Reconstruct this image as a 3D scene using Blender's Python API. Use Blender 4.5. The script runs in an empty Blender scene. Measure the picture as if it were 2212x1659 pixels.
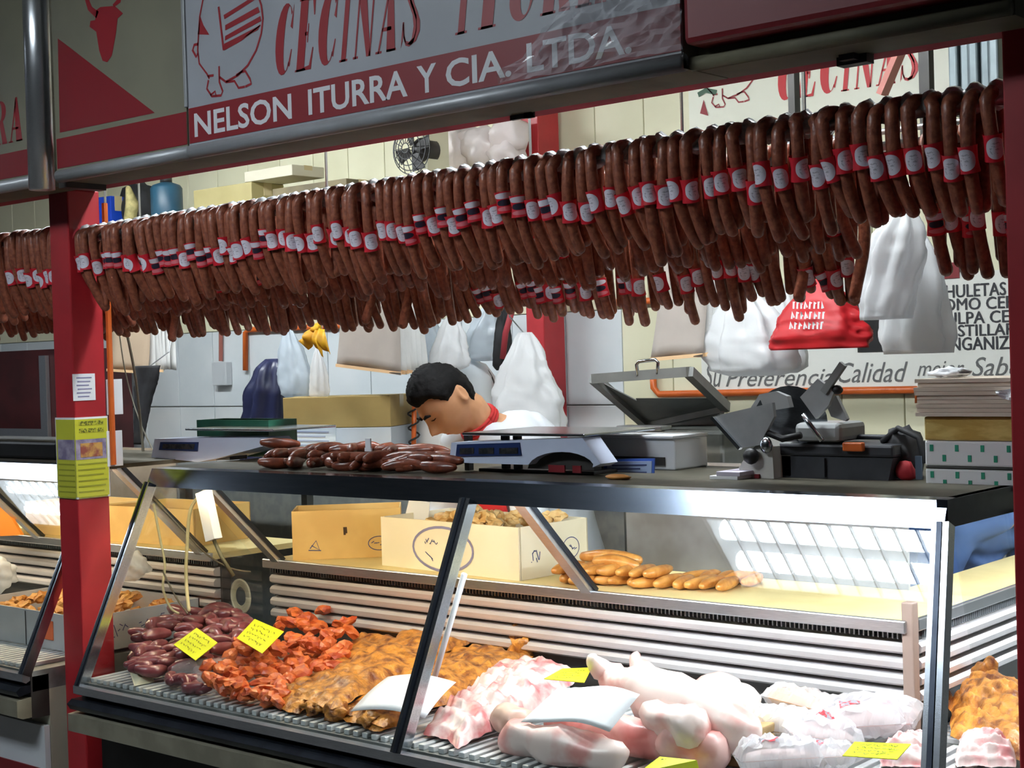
import bpy, bmesh, math, random
from mathutils import Vector, Matrix, noise, Euler
random.seed(7)
scene = bpy.context.scene
col = scene.collection
PI = math.pi
V = Vector

# ------------------------------------------------------------------ camera
EYE = V((0, 0, 1.6)); FPX = 3200.0
ROLL = math.radians(1.7232); PITCH = math.radians(0.9216); YAW = math.radians(40.426)
CR = Matrix.Rotation(YAW, 3, 'Z') @ Matrix.Rotation(PI/2 - PITCH, 3, 'X') @ Matrix.Rotation(-ROLL, 3, 'Z')
cd = bpy.data.cameras.new('camera'); cam = bpy.data.objects.new('camera', cd); col.objects.link(cam)
cam.matrix_world = Matrix.Translation(EYE) @ CR.to_4x4()
cd.sensor_fit = 'HORIZONTAL'; cd.sensor_width = 36.0; cd.lens = 36.0*FPX/2212.0
cd.clip_start = 0.05; cd.clip_end = 100
scene.camera = cam

# ------------------------------------------------------------------ world, exposure
w = bpy.data.worlds.new('hall_ambient'); scene.world = w; w.use_nodes = True
w.node_tree.nodes['Background'].inputs[0].default_value = (0.75, 0.85, 1.0, 1)
w.node_tree.nodes['Background'].inputs[1].default_value = 0.06
vs = scene.view_settings
vs.view_transform = 'Standard'; vs.look = 'None'; vs.gamma = 1.0; vs.use_curve_mapping = False
vs.exposure = 0.0
# strengths of the lamps (each lamp is built further down with its fixture)
L_AISLE = 40.0      # louvred fittings over the aisle
L_STALL = 108.0      # tubes over the stall
L_CASE_COOL = 135.0  # tube in the right half of the case
L_CASE_WARM = 60.0  # tube in the left half of the case

# ------------------------------------------------------------------ helpers
def ray(x, y):
    return CR @ V(((x-1106)/FPX, -(y-829.5)/FPX, -1.0))
def PY(x, y, Y):
    r = ray(x, y); return EYE + r*((Y-EYE.y)/r.y)
def PZ(x, y, Z):
    r = ray(x, y); return EYE + r*((Z-EYE.z)/r.z)
def PX(x, y, X):
    r = ray(x, y); return EYE + r*((X-EYE.x)/r.x)
def lerp(a, b, t): return a + (b-a)*t
def sc(r, g, b):
    f = lambda v: (v/255/12.92 if v <= 10 else ((v/255+0.055)/1.055)**2.4)
    return (f(r), f(g), f(b))

MATS = {}
def mat(name, c, c2=None, scale=20.0, rough=0.5, metal=0.0, bump=0.0, coat=0.0, detail=4.0, mixpos=(0.4, 0.6), stretch=None, sheen=0.0, spec=0.5, bscale=None):
    if name in MATS: return MATS[name]
    m = bpy.data.materials.new(name); m.use_nodes = True
    nt = m.node_tree; b = nt.nodes['Principled BSDF']
    b.inputs['Base Color'].default_value = (*c, 1); b.inputs['Roughness'].default_value = rough
    b.inputs['Metallic'].default_value = metal; b.inputs['Coat Weight'].default_value = coat
    b.inputs['Coat Roughness'].default_value = 0.2
    b.inputs['Specular IOR Level'].default_value = spec
    if c2 is not None or bump > 0:
        tc = nt.nodes.new('ShaderNodeTexCoord'); src = tc.outputs['Object']
        if stretch:
            mp = nt.nodes.new('ShaderNodeMapping'); mp.inputs['Scale'].default_value = stretch
            nt.links.new(src, mp.inputs[0]); src = mp.outputs[0]
        oi = nt.nodes.new('ShaderNodeObjectInfo')
        ad = nt.nodes.new('ShaderNodeVectorMath'); ad.operation = 'ADD'
        ml = nt.nodes.new('ShaderNodeMath'); ml.operation = 'MULTIPLY'; ml.inputs[1].default_value = 13.0
        nt.links.new(oi.outputs['Random'], ml.inputs[0])
        nt.links.new(src, ad.inputs[0]); nt.links.new(ml.outputs[0], ad.inputs[1])
        n = nt.nodes.new('ShaderNodeTexNoise'); n.inputs['Scale'].default_value = scale; n.inputs['Detail'].default_value = detail
        nt.links.new(ad.outputs[0], n.inputs['Vector'])
        if c2 is not None:
            r = nt.nodes.new('ShaderNodeValToRGB')
            r.color_ramp.elements[0].position = mixpos[0]; r.color_ramp.elements[0].color = (*c, 1)
            r.color_ramp.elements[1].position = mixpos[1]; r.color_ramp.elements[1].color = (*c2, 1)
            nt.links.new(n.outputs['Fac'], r.inputs[0]); nt.links.new(r.outputs[0], b.inputs['Base Color'])
        if bump > 0:
            bp = nt.nodes.new('ShaderNodeBump'); bp.inputs['Strength'].default_value = bump; bp.inputs['Distance'].default_value = 0.01
            src2 = n
            if bscale:
                n2 = nt.nodes.new('ShaderNodeTexNoise'); n2.inputs['Scale'].default_value = bscale; n2.inputs['Detail'].default_value = 3
                nt.links.new(ad.outputs[0], n2.inputs['Vector']); src2 = n2
            nt.links.new(src2.outputs['Fac'], bp.inputs['Height']); nt.links.new(bp.outputs[0], b.inputs['Normal'])
    MATS[name] = m
    return m
def emit(name, c, s):
    m = bpy.data.materials.new(name); m.use_nodes = True; nt = m.node_tree
    nt.nodes.remove(nt.nodes['Principled BSDF'])
    e = nt.nodes.new('ShaderNodeEmission'); e.inputs[0].default_value = (*c, 1); e.inputs[1].default_value = s
    nt.links.new(e.outputs[0], nt.nodes['Material Output'].inputs[0]); MATS[name] = m
    return m
def film(name, c, alpha, transl=0.4, rough=0.25):
    """thin plastic or paper: part see-through, part translucent, part diffuse, glossy on top"""
    m = bpy.data.materials.new(name); m.use_nodes = True; nt = m.node_tree
    b = nt.nodes['Principled BSDF']; b.inputs['Base Color'].default_value = (*c, 1); b.inputs['Roughness'].default_value = rough
    t = nt.nodes.new('ShaderNodeBsdfTranslucent'); t.inputs[0].default_value = (*c, 1)
    x = nt.nodes.new('ShaderNodeMixShader'); x.inputs[0].default_value = transl
    nt.links.new(b.outputs[0], x.inputs[1]); nt.links.new(t.outputs[0], x.inputs[2])
    tr = nt.nodes.new('ShaderNodeBsdfTransparent')
    y = nt.nodes.new('ShaderNodeMixShader'); y.inputs[0].default_value = alpha
    nt.links.new(tr.outputs[0], y.inputs[1]); nt.links.new(x.outputs[0], y.inputs[2])
    nt.links.new(y.outputs[0], nt.nodes['Material Output'].inputs[0]); MATS[name] = m
    return m
def pane_mat(name, tint=(0.97, 0.985, 0.98)):
    """thin window pane: Schlick reflection over clear transmission"""
    m = bpy.data.materials.new(name); m.use_nodes = True; nt = m.node_tree
    nt.nodes.remove(nt.nodes['Principled BSDF'])
    lw = nt.nodes.new('ShaderNodeLayerWeight'); lw.inputs[0].default_value = 0.5
    p = nt.nodes.new('ShaderNodeMath'); p.operation = 'POWER'; p.inputs[1].default_value = 5
    nt.links.new(lw.outputs['Facing'], p.inputs[0])
    q = nt.nodes.new('ShaderNodeMath'); q.operation = 'MULTIPLY_ADD'; q.inputs[1].default_value = 0.96; q.inputs[2].default_value = 0.042
    nt.links.new(p.outputs[0], q.inputs[0])
    t = nt.nodes.new('ShaderNodeBsdfTransparent'); t.inputs[0].default_value = (*tint, 1)
    g = nt.nodes.new('ShaderNodeBsdfGlossy'); g.inputs['Roughness'].default_value = 0.012
    x = nt.nodes.new('ShaderNodeMixShader')
    nt.links.new(q.outputs[0], x.inputs[0]); nt.links.new(t.outputs[0], x.inputs[1]); nt.links.new(g.outputs[0], x.inputs[2])
    nt.links.new(x.outputs[0], nt.nodes['Material Output'].inputs[0]); MATS[name] = m
    return m

class MB:
    def __init__(s): s.v = []; s.f = []; s.uv = None; s.smooth = False
    def add(s, vs, fs):
        o = len(s.v); s.v += [V(p) for p in vs]; s.f += [tuple(i+o for i in f) for f in fs]; return s
    def box(s, a, b, M=None):
        x0, y0, z0 = a; x1, y1, z1 = b
        p = [V(q) for q in ((x0,y0,z0),(x1,y0,z0),(x1,y1,z0),(x0,y1,z0),(x0,y0,z1),(x1,y0,z1),(x1,y1,z1),(x0,y1,z1))]
        if M is not None: p = [M @ q for q in p]
        return s.add(p, [(0,3,2,1),(4,5,6,7),(0,1,5,4),(1,2,6,5),(2,3,7,6),(3,0,4,7)])
    def bbox(s, a, b, r, M=None):
        """box with chamfered vertical and horizontal edges"""
        bm = bmesh.new(); bmesh.ops.create_cube(bm, size=1)
        a = V(a); b = V(b)
        for v in bm.verts: v.co = V([(a[i]+b[i])/2 + v.co[i]*(b[i]-a[i]) for i in range(3)])
        bmesh.ops.bevel(bm, geom=list(bm.edges), offset=r, segments=2, affect='EDGES', profile=0.5)
        bm.verts.ensure_lookup_table()
        vs_ = [(M @ v.co if M is not None else v.co.copy()) for v in bm.verts]; fs = [tuple(v.index for v in f.verts) for f in bm.faces]
        bm.free(); return s.add(vs_, fs)
    def beam(s, p, q, wd, ht, up=V((0,0,1))):
        """square bar from p to q, wd across, ht along up"""
        p = V(p); q = V(q); d = (q-p).normalized(); sd = d.cross(up)
        sd = sd.normalized() if sd.length > 1e-6 else V((1,0,0)); u = sd.cross(d).normalized()
        vs_ = []
        for c in (p, q):
            for a, b in ((-1,-1),(1,-1),(1,1),(-1,1)): vs_.append(c + sd*(a*wd/2) + u*(b*ht/2))
        return s.add(vs_, [(0,1,2,3),(7,6,5,4),(0,4,5,1),(1,5,6,2),(2,6,7,3),(3,7,4,0)])
    def tube(s, pts, r, n=10, round_ends=False, flat=None):
        pts = [V(p) for p in pts]; N = len(pts)
        rs = r if isinstance(r, (list, tuple)) else [r]*N
        if round_ends:
            a0 = (pts[0]-pts[1]).normalized(); a1 = (pts[-1]-pts[-2]).normalized()
            P = []; Q = []
            for k in (1.0, .86, .5): P.append(pts[0]+a0*rs[0]*k); Q.append(rs[0]*math.sqrt(max(0.0016, 1-k*k)))
            P += pts; Q += list(rs)
            for k in (.5, .86, 1.0): P.append(pts[-1]+a1*rs[-1]*k); Q.append(rs[-1]*math.sqrt(max(0.0016, 1-k*k)))
            pts, rs, N = P, Q, len(P)
        ref = None; o = len(s.v)
        for i in range(N):
            d = (pts[min(i+1, N-1)] - pts[max(i-1, 0)]).normalized()
            if ref is None:
                ref = d.cross(V((0,0,1)))
                if ref.length < 1e-3: ref = d.cross(V((0,1,0)))
                ref.normalize()
            else:
                ref = (ref - d*ref.dot(d)).normalized()
            b = d.cross(ref)
            for k in range(n):
                t = 2*PI*k/n
                s.v.append(pts[i] + ref*(math.cos(t)*rs[i]) + b*(math.sin(t)*rs[i]*(flat or 1)))
        for i in range(N-1):
            for k in range(n):
                s.f.append((o+i*n+k, o+i*n+(k+1)%n, o+(i+1)*n+(k+1)%n, o+(i+1)*n+k))
        s.f.append(tuple(o+k for k in range(n))[::-1]); s.f.append(tuple(o+(N-1)*n+k for k in range(n)))
        return s
    def lathe(s, prof, M=None, n=20, fn=None):
        """prof: (r, z) list"""
        o = len(s.v); N = len(prof)
        for r, z in prof:
            for k in range(n):
                t = 2*PI*k/n; rr = r*(fn(t, z) if fn else 1)
                p = V((rr*math.cos(t), rr*math.sin(t), z)); s.v.append(M @ p if M is not None else p)
        for i in range(N-1):
            for k in range(n): s.f.append((o+i*n+k, o+i*n+(k+1)%n, o+(i+1)*n+(k+1)%n, o+(i+1)*n+k))
        s.f.append(tuple(o+k for k in range(n))[::-1]); s.f.append(tuple(o+(N-1)*n+k for k in range(n)))
        return s
    def blob(s, c, size, M=None, amp=0.15, freq=3.0, sub=2, seed=0.0, spiky=False):
        bm = bmesh.new(); bmesh.ops.create_icosphere(bm, subdivisions=sub, radius=1)
        vs_ = []
        for v in bm.verts:
            d = v.co.copy(); k = 1 + amp*noise.noise(d*freq + V((seed, seed*1.7, -seed)))
            if spiky: k += amp*0.8*noise.cell(d*1.6 + V((seed*3, seed, 0)))
            p = V((d.x*size[0]*k, d.y*size[1]*k, d.z*size[2]*k))
            if M is not None: p = M @ p
            vs_.append(V(c) + p)
        bm.verts.ensure_lookup_table(); fs = [tuple(v.index for v in f.verts) for f in bm.faces]; bm.free()
        return s.add(vs_, fs)
    def prism(s, pts, d):
        """extrude a planar polygon (3-D points) by vector d"""
        pts = [V(p) for p in pts]; n = len(pts); d = V(d)
        o = len(s.v); s.v += pts + [p+d for p in pts]
        s.f.append(tuple(o+i for i in range(n))); s.f.append(tuple(o+n+i for i in reversed(range(n))))
        for i in range(n): j = (i+1) % n; s.f.append((o+j, o+i, o+n+i, o+n+j))
        return s
    def ribbon(s, pts, wd, nrm):
        """flat stroke along a polyline lying in a plane of normal nrm"""
        pts = [V(p) for p in pts]; n = len(pts); o = len(s.v); nrm = V(nrm)
        ws = wd if isinstance(wd, (list, tuple)) else [wd]*n
        for i in range(n):
            d = (pts[min(i+1, n-1)] - pts[max(i-1, 0)]).normalized(); sd = d.cross(nrm).normalized()
            s.v.append(pts[i] + sd*ws[i]/2); s.v.append(pts[i] - sd*ws[i]/2)
        for i in range(n-1): s.f.append((o+2*i, o+2*i+2, o+2*i+3, o+2*i+1))
        return s
    def slab(s, c4, nu, nv, th, fn, jit=0.0, seed=0.0):
        """lumpy sheet over four ground corners (A,B,C,D around); u from A to B, v from A to D; fn(u,v) adds height"""
        A, B, C, D = [V(p) for p in c4]; o = len(s.v)
        for lay in (0, 1):
            for j in range(nv+1):
                for i in range(nu+1):
                    u, v = i/nu, j/nv
                    p = lerp(lerp(A, B, u), lerp(D, C, u), v)
                    e = min(u, 1-u, v, 1-v)
                    if jit:
                        p = p + V((noise.noise(p*14+V((seed, 0, 0))), noise.noise(p*14+V((0, seed+9, 0))), 0))*jit
                    h = fn(u, v)
                    edge = min(1.0, (e*8))**0.5
                    if lay: p = p + V((0, 0, h*(0.35+0.65*edge) + th*edge))
                    else: p = p + V((0, 0, h*0.35 - 0.0))
                    s.v.append(p)
        n1 = (nu+1)*(nv+1); w_ = nu+1
        for j in range(nv):
            for i in range(nu):
                a = o+j*w_+i; s.f.append((a, a+w_, a+w_+1, a+1)); b = a+n1; s.f.append((b, b+1, b+w_+1, b+w_))
        for i in range(nu):
            a = o+i; s.f.append((a, a+1, a+1+n1, a+n1)); a = o+nv*w_+i; s.f.append((a+1, a, a+n1, a+1+n1))
        for j in range(nv):
            a = o+j*w_; s.f.append((a+w_, a, a+n1, a+w_+n1)); a = o+j*w_+nu; s.f.append((a, a+w_, a+w_+n1, a+n1))
        return s
    def sheet(s, c4, nu, nv, fn):
        """thin double layer sheet (0.6 mm) over four corners; fn(u,v) gives a 3-D offset"""
        A, B, C, D = [V(p) for p in c4]; n = (B-A).cross(D-A).normalized()*0.0006; o = len(s.v)
        for lay in (0, 1):
            for j in range(nv+1):
                for i in range(nu+1):
                    u, v = i/nu, j/nv
                    s.v.append(lerp(lerp(A, B, u), lerp(D, C, u), v) + V(fn(u, v)) + n*lay)
        n1 = (nu+1)*(nv+1); w_ = nu+1
        for j in range(nv):
            for i in range(nu):
                a = o+j*w_+i; s.f.append((a, a+w_, a+w_+1, a+1)); b = a+n1; s.f.append((b, b+1, b+w_+1, b+w_))
        for i in range(nu):
            a = o+i; s.f.append((a, a+1, a+1+n1, a+n1)); a = o+nv*w_+i; s.f.append((a+1, a, a+n1, a+1+n1))
        for j in range(nv):
            a = o+j*w_; s.f.append((a+w_, a, a+n1, a+w_+n1)); a = o+j*w_+nu; s.f.append((a, a+w_, a+w_+n1, a+n1))
        return s
    def mesh(s, name, smooth=False, inv=None):
        me = bpy.data.meshes.new(name)
        me.from_pydata([(inv @ p) if inv is not None else p for p in s.v], [], s.f); me.update()
        if s.uv:
            ul = me.uv_layers.new(name='uv')
            for lp in me.loops: ul.data[lp.index].uv = s.uv[lp.vertex_index]
        if smooth: me.polygons.foreach_set('use_smooth', [True]*len(me.polygons))
        return me

WM = {}
DECK = [False]     # while meat is laid out it may touch but never pass the sloping front glass
def keep_in(m):
    if DECK[0]: m.v = [V((p.x, max(p.y, 2.652-(1.26-p.z)*.4676+.008), p.z)) for p in m.v]
def shift_in(m):
    if DECK[0]:
        d = max(2.652-(1.26-p.z)*.4676+.008-p.y for p in m.v)
        if d > 0: m.v = [V((p.x, p.y+d, p.z)) for p in m.v]
def tag(o, label=None, cat=None, group=None, kind=None):
    if label: o['label'] = label
    if cat: o['category'] = cat
    if group: o['group'] = group
    if kind: o['kind'] = kind
    return o
def thing(name, label, cat, loc=(0,0,0), rotz=0.0, group=None):
    o = bpy.data.objects.new(name, None); col.objects.link(o); o.empty_display_size = 0.05
    o.location = loc; o.rotation_euler = (0, 0, rotz); tag(o, label, cat, group)
    WM[o] = Matrix.Translation(V(loc)) @ Matrix.Rotation(rotz, 4, 'Z')
    return o
def obj(name, m, material, parent=None, smooth=False, world=True):
    """m: MB (world coordinates) or a mesh datablock; parts are stored relative to their thing"""
    if isinstance(m, MB): keep_in(m)
    inv = WM[parent].inverted() if (parent is not None and parent in WM and world) else None
    me = m.mesh(name, smooth, inv) if isinstance(m, MB) else m
    if material is not None and len(me.materials) == 0: me.materials.append(material)
    o = bpy.data.objects.new(name, me); col.objects.link(o)
    if parent is not None:
        o.parent = parent
        WM[o] = WM.get(parent, Matrix.Identity(4))
    return o
def one(name, m, material, label, cat, group=None, smooth=False):
    """a thing that is a single mesh: origin moved to the middle of its base"""
    shift_in(m)
    c = V((sum(p.x for p in m.v)/len(m.v), sum(p.y for p in m.v)/len(m.v), min(p.z for p in m.v)))
    me = m.mesh(name, smooth, Matrix.Translation(-c))
    if material is not None: me.materials.append(material)
    o = bpy.data.objects.new(name, me); col.objects.link(o); o.location = c
    WM[o] = Matrix.Translation(c)
    return tag(o, label, cat, group)
def struct(name, m, material, label=None):
    o = obj(name, m, material); o['kind'] = 'structure'
    if label: o['label'] = label
    WM[o] = Matrix.Identity(4)
    return o

_tc = [0]
def text_mb(txt, x0, x1, z0, z1, Y, bold=0.0, shear=0.0, axis='Y', fit_h=True):
    """lettering lying flat on a plane facing -Y, fitted to a rectangle"""
    cu = bpy.data.curves.new('lettering', 'FONT'); cu.body = txt; cu.offset = bold; cu.shear = shear; cu.resolution_u = 3
    o = bpy.data.objects.new('lettering', cu); col.objects.link(o)
    bpy.context.view_layer.update()
    me = bpy.data.meshes.new_from_object(o.evaluated_get(bpy.context.evaluated_depsgraph_get()))
    xs = [v.co.x for v in me.vertices]; ys = [v.co.y for v in me.vertices]
    ax, bx, ay, by = min(xs), max(xs), min(ys), max(ys)
    m = MB()
    m.add([V((lerp(x0, x1, (v.co.x-ax)/(bx-ax)), Y, lerp(z0, z1, (v.co.y-ay)/(by-ay)))) for v in me.vertices],
          [tuple(p.vertices) for p in me.polygons])
    bpy.data.objects.remove(o); bpy.data.curves.remove(cu); bpy.data.meshes.remove(me)
    return m

# ---- condensed high-contrast serif capitals as polygons in a unit box (x 0..1, y 0..1)
def serif_letter(ch):
    P = []
    q = lambda *p: P.append(list(p))
    def arc(cx, cy, rx, ry, ix, iy, jx, jy, a0, a1, n=16):
        for k in range(n):
            t0 = math.radians(lerp(a0, a1, k/n)); t1 = math.radians(lerp(a0, a1, (k+1)/n))
            q((cx+rx*math.cos(t0), cy+ry*math.sin(t0)), (cx+rx*math.cos(t1), cy+ry*math.sin(t1)),
              (ix+jx*math.cos(t1), iy+jy*math.sin(t1)), (ix+jx*math.cos(t0), iy+jy*math.sin(t0)))
    def stem(x0, x1, s=0.07, top=True, bot=True):
        q((x0,0),(x1,0),(x1,1),(x0,1))
        if bot: q((x0-s,0),(x1+s,0),(x1+s,.03),(x0-s,.03))
        if top: q((x0-s,.97),(x1+s,.97),(x1+s,1),(x0-s,1))
    if ch == 'C':
        arc(.52,.5,.5,.5,.68,.5,.19,.45, 45, 315)
        q((.80,.66),(.93,.62),(.93,.98),(.88,.84)); q((.80,.12),(.90,.10),(.97,.34),(.92,.34))
    elif ch == 'I': stem(.28,.72,.16)
    elif ch == 'E':
        stem(.12,.54,.07); q((.46,0),(.92,0),(.97,.30),(.92,.30),(.80,.06),(.46,.04)); q((.46,1),(.92,1),(.94,.74),(.89,.74),(.78,.95),(.46,.96))
        q((.46,.48),(.62,.48),(.62,.53),(.46,.53)); q((.60,.38),(.65,.38),(.65,.64),(.60,.64))
    elif ch == 'N':
        q((.12,0),(.20,0),(.20,1),(.12,1)); q((.04,0),(.30,0),(.30,.03),(.04,.03)); q((0,1),(.44,1),(.92,0),(.72,0))
        q((.84,0),(.92,0),(.92,1),(.84,1)); q((.72,.97),(1,.97),(1,1),(.72,1))
    elif ch == 'A':
        q((.10,0),(.18,0),(.52,.86),(.48,1)); q((.46,1),(.60,1),(.97,0),(.54,0),(.40,.80)); q((.24,.28),(.70,.28),(.70,.33),(.24,.33))
        q((0,0),(.30,0),(.30,.03),(0,.03)); q((.54,0),(1,0),(1,.03),(.54,.03))
    elif ch == 'S':
        K = 1.25; pts = [(x_, y_, w_*K) for x_, y_, w_ in ((.86,.70,.05),(.80,.86,.06),(.66,.95,.08),(.48,.96,.12),(.30,.88,.2),(.25,.74,.27),(.36,.60,.30),(.54,.48,.32),(.70,.36,.30),(.76,.22,.25),(.66,.08,.16),(.46,.035,.09),(.28,.06,.06),(.16,.16,.06),(.10,.32,.05))]
        for a, b in zip(pts, pts[1:]):
            d = V((b[0]-a[0], b[1]-a[1])); 
            q((a[0]-a[2]*.5, a[1]+a[2]*.12),(a[0]+a[2]*.5, a[1]-a[2]*.12),(b[0]+b[2]*.5, b[1]-b[2]*.12),(b[0]-b[2]*.5, b[1]+b[2]*.12))
            q((a[0], a[1]+.03),(a[0], a[1]-.03),(b[0], b[1]-.03),(b[0], b[1]+.03))
        q((.84,.66),(.92,.66),(.92,1),(.86,.92)); q((.06,.34),(.13,.34),(.12,.10),(.06,0))
    elif ch == 'T':
        stem(.29,.71,.10,top=False); q((.02,1),(.98,1),(.98,.95),(.02,.95)); q((.02,1),(.07,1),(.05,.68),(0,.70)); q((.93,1),(.98,1),(1,.70),(.95,.68))
    elif ch == 'U':
        q((.08,.28),(.46,.28),(.46,1),(.08,1)); arc(.48,.28,.40,.28,.63,.28,.17,.22,180,360)
        q((.80,.28),(.88,.28),(.88,1),(.80,1)); q((0,.97),(.50,.97),(.50,1),(0,1)); q((.68,.97),(1,.97),(1,1),(.68,1))
    elif ch == 'R':
        stem(.10,.46,.07); arc(.50,.75,.42,.25,.48,.75,.13,.20,-90,90); q((.42,1),(.52,1),(.52,.95),(.42,.95)); q((.42,.5),(.52,.5),(.52,.55),(.42,.55))
        q((.44,.52),(.70,.52),(1.0,.03),(.66,.03)); q((.64,0),(1,0),(1,.04),(.64,.04))
    return P
def serif_mb(txt, x0, z0, h, w_, gap, Y, shear=0.0):
    m = MB(); x = x0
    for ch in txt:
        if ch == ' ': x += w_*0.55; continue
        ww = w_*(0.55 if ch == 'I' else 1.0)
        for poly in serif_letter(ch):
            m.add([V((x + px*ww + py*h*shear, Y, z0 + py*h)) for px, py in poly], [tuple(range(len(poly)))])
        x += ww + gap
    return m, x
# ------------------------------------------------------------------ materials
M_floor = mat('floor_concrete', sc(70,68,66), sc(95,92,88), 3, 0.6)
M_ceil = mat('ceiling_dark', sc(60,60,58), sc(80,78,74), 2, 0.8)
M_cream = mat('cream_paint', sc(212,208,178), sc(222,218,190), 1.5, 0.55)
M_tile = mat('glazed_tile', sc(205,212,216), sc(214,219,222), 3, 0.28)
M_grout = mat('grout', sc(150,152,150), sc(165,165,160), 20, 0.8)
M_red = mat('red_enamel', sc(178,38,46), sc(164,32,40), 6, 0.45, coat=0.1)
M_redpaint = mat('red_sign_paint', sc(120,22,30), None, rough=0.5)
M_letw = mat('sign_white_lettering', sc(200,200,204), None, rough=.45)
M_redlet = mat('red_lettering', sc(136,30,38), None, rough=0.45)
M_white = mat('white_sign_face', sc(150,152,158), sc(142,144,150), 3, 0.45)
M_ivory = mat('ivory_sign_face', sc(118,115,98), sc(110,107,92), 3, 0.45)
M_alu = mat('brushed_aluminium', sc(205,208,212), sc(190,193,198), 40, 0.3, 0.9, stretch=(1, 30, 30))
M_trim = mat('painted_trim', sc(150,152,156), sc(140,142,144), 8, 0.4, 0.2)
M_olive = mat('weathered_underside', sc(104,100,80), sc(86,83,66), 6, 0.7)
M_steel = mat('polished_steel', sc(200,206,214), sc(186,192,200), 20, 0.2, 1.0, stretch=(1, 20, 20))
M_dsteel = mat('dark_steel', sc(58,64,74), sc(48,52,62), 15, 0.3, 0.8)
M_black = mat('black_plastic', sc(20,20,22), sc(28,28,30), 30, 0.45)
M_dark = mat('dark_painted_metal', sc(42,40,40), sc(54,52,50), 10, 0.5)
M_wht = mat('white_plastic', sc(228,232,236), sc(220,224,230), 5, 0.35)
M_paper = mat('white_paper', sc(238,240,244), None, rough=0.7)
M_ink = mat('dark_ink', sc(40,40,46), None, rough=0.6)
M_blueink = mat('blue_ink', sc(60,70,120), None, rough=0.6)
M_orange = mat('orange_conduit', sc(214,104,40), sc(200,92,34), 10, 0.4)
M_glass = pane_mat('case_glass')

# ------------------------------------------------------------------ room shell
floor = struct('floor', MB().box((-14,-5,-0.1), (5,8,0)), M_floor, 'dark market hall floor')
ceiling = struct('ceiling', MB().box((-14,-5,3.5), (5,8,3.6)), M_ceil, 'dark market hall ceiling')
WB = 5.0
wall_back = struct('wall_back', MB().box((-14,WB,0), (5,WB+0.1,3.5)), M_grout, 'back wall of the butcher stall, tiled below and cream above')
wall_front = struct('wall_front', MB().box((-14,-5.1,0), (5,-5,3.5)), M_ceil, 'far side of the aisle')
# cream panels above, glazed tiles below
pm = MB().bbox((0.002,-0.012,0), (0.248,0.004,1.69), 0.003).mesh('panel')
pm.materials.append(M_cream)
for k in range(34):
    x = -9.0 + k*0.25
    o = obj('panel', pm, None, wall_back, world=False); o.location = (x, WB-0.002, 1.8)
pl = MB().bbox((0.002,-0.012,0), (0.248,0.004,0.80), 0.003).mesh('panel'); pl.materials.append(M_cream)
for k in range(13):
    o = obj('panel', pl, None, wall_back, world=False); o.location = (-3.64 + k*0.25, WB-0.002, 0.998)
tm = MB().bbox((0.003,-0.010,0.003), (0.297,0.004,0.397), 0.002).mesh('tile'); tm.materials.append(M_tile)
for r in range(2):
    for k in range(18):
        x = -9.04 + k*0.3
        o = obj('tile', tm, None, wall_back, world=False); o.location = (x, WB-0.002, 1.0 + r*0.4)

# ------------------------------------------------------------------ lamps
M_tubeA = emit('aisle_tube_glow', (0.86, 0.95, 1.0), L_AISLE)
M_tubeS = emit('stall_tube_glow', (0.90, 0.97, 1.0), L_STALL)
M_tubeC = emit('case_tube_cool_glow', (0.92, 0.97, 1.0), L_CASE_COOL)
M_tubeW = emit('case_tube_warm_glow', (1.0, 0.80, 0.52), L_CASE_WARM)
def louvre_light(x0, x1, yc, z, label):
    t = thing('louvre_light', label, 'ceiling light', ((x0+x1)/2, yc, z))
    obj('housing', MB().box((x0-.03, yc-.32, z+.10), (x1+.03, yc+.32, z+.16)).box((x0-.03,yc-.32,z-.02),(x1+.03,yc-.30,z+.1)).box((x0-.03,yc+.30,z-.02),(x1+.03,yc+.32,z+.1))
        .box((x0-.03,yc-.3,z-.02),(x0-.01,yc+.3,z+.1)).box((x1+.01,yc-.3,z-.02),(x1+.03,yc+.3,z+.1)), M_wht, t)
    for k in (-1, 0, 1):
        obj('fluorescent_tube', MB().tube([(x0, yc+k*.2, z+.045), (x1, yc+k*.2, z+.045)], 0.044, 10), M_tubeA, t)
    n = 13
    for k in range(1, n):
        x = lerp(x0, x1, k/n)
        obj('louvre_blade', MB().box((x-.003, yc-.3, z-.02), (x+.003, yc+.3, z-.002)), M_alu, t)
    for s in (-1, 1):
        obj('hanger', MB().tube([((x0+x1)/2+s*.5, yc, z+.15), ((x0+x1)/2+s*.5, yc, 3.5)], 0.006, 6), M_alu, t)
louvre_light(-3.56, -2.30, 0.42, 3.2, 'three tube louvred light above the aisle, mirrored in the right glass pane')
louvre_light(-9.4, -8.1, 0.42, 3.2, 'three tube louvred light above the aisle, mirrored in the far left case')
for x0, x1, yy, lab in ((-3.3,-1.5,3.02,'long tube light above the right part of the stall'), (-6.2,-4.4,3.35,'long tube light above the left part of the stall'),):
    t = thing('tube_light', lab, 'ceiling light', ((x0+x1)/2, yy, 2.9))
    obj('housing', MB().box((x0-.05, yy-.06, 2.93), (x1+.05, yy+.06, 2.99)), M_wht, t)
    for s in (-1, 1):
        obj('fluorescent_tube', MB().tube([(x0, yy+s*.035, 2.905), (x1, yy+s*.035, 2.905)], 0.019, 8), M_tubeS, t)
        obj('hanger', MB().tube([(lerp(x0,x1,.5+s*.4), yy, 2.98), (lerp(x0,x1,.5+s*.4), yy, 3.5)], 0.006, 6), M_alu, t)

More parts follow.
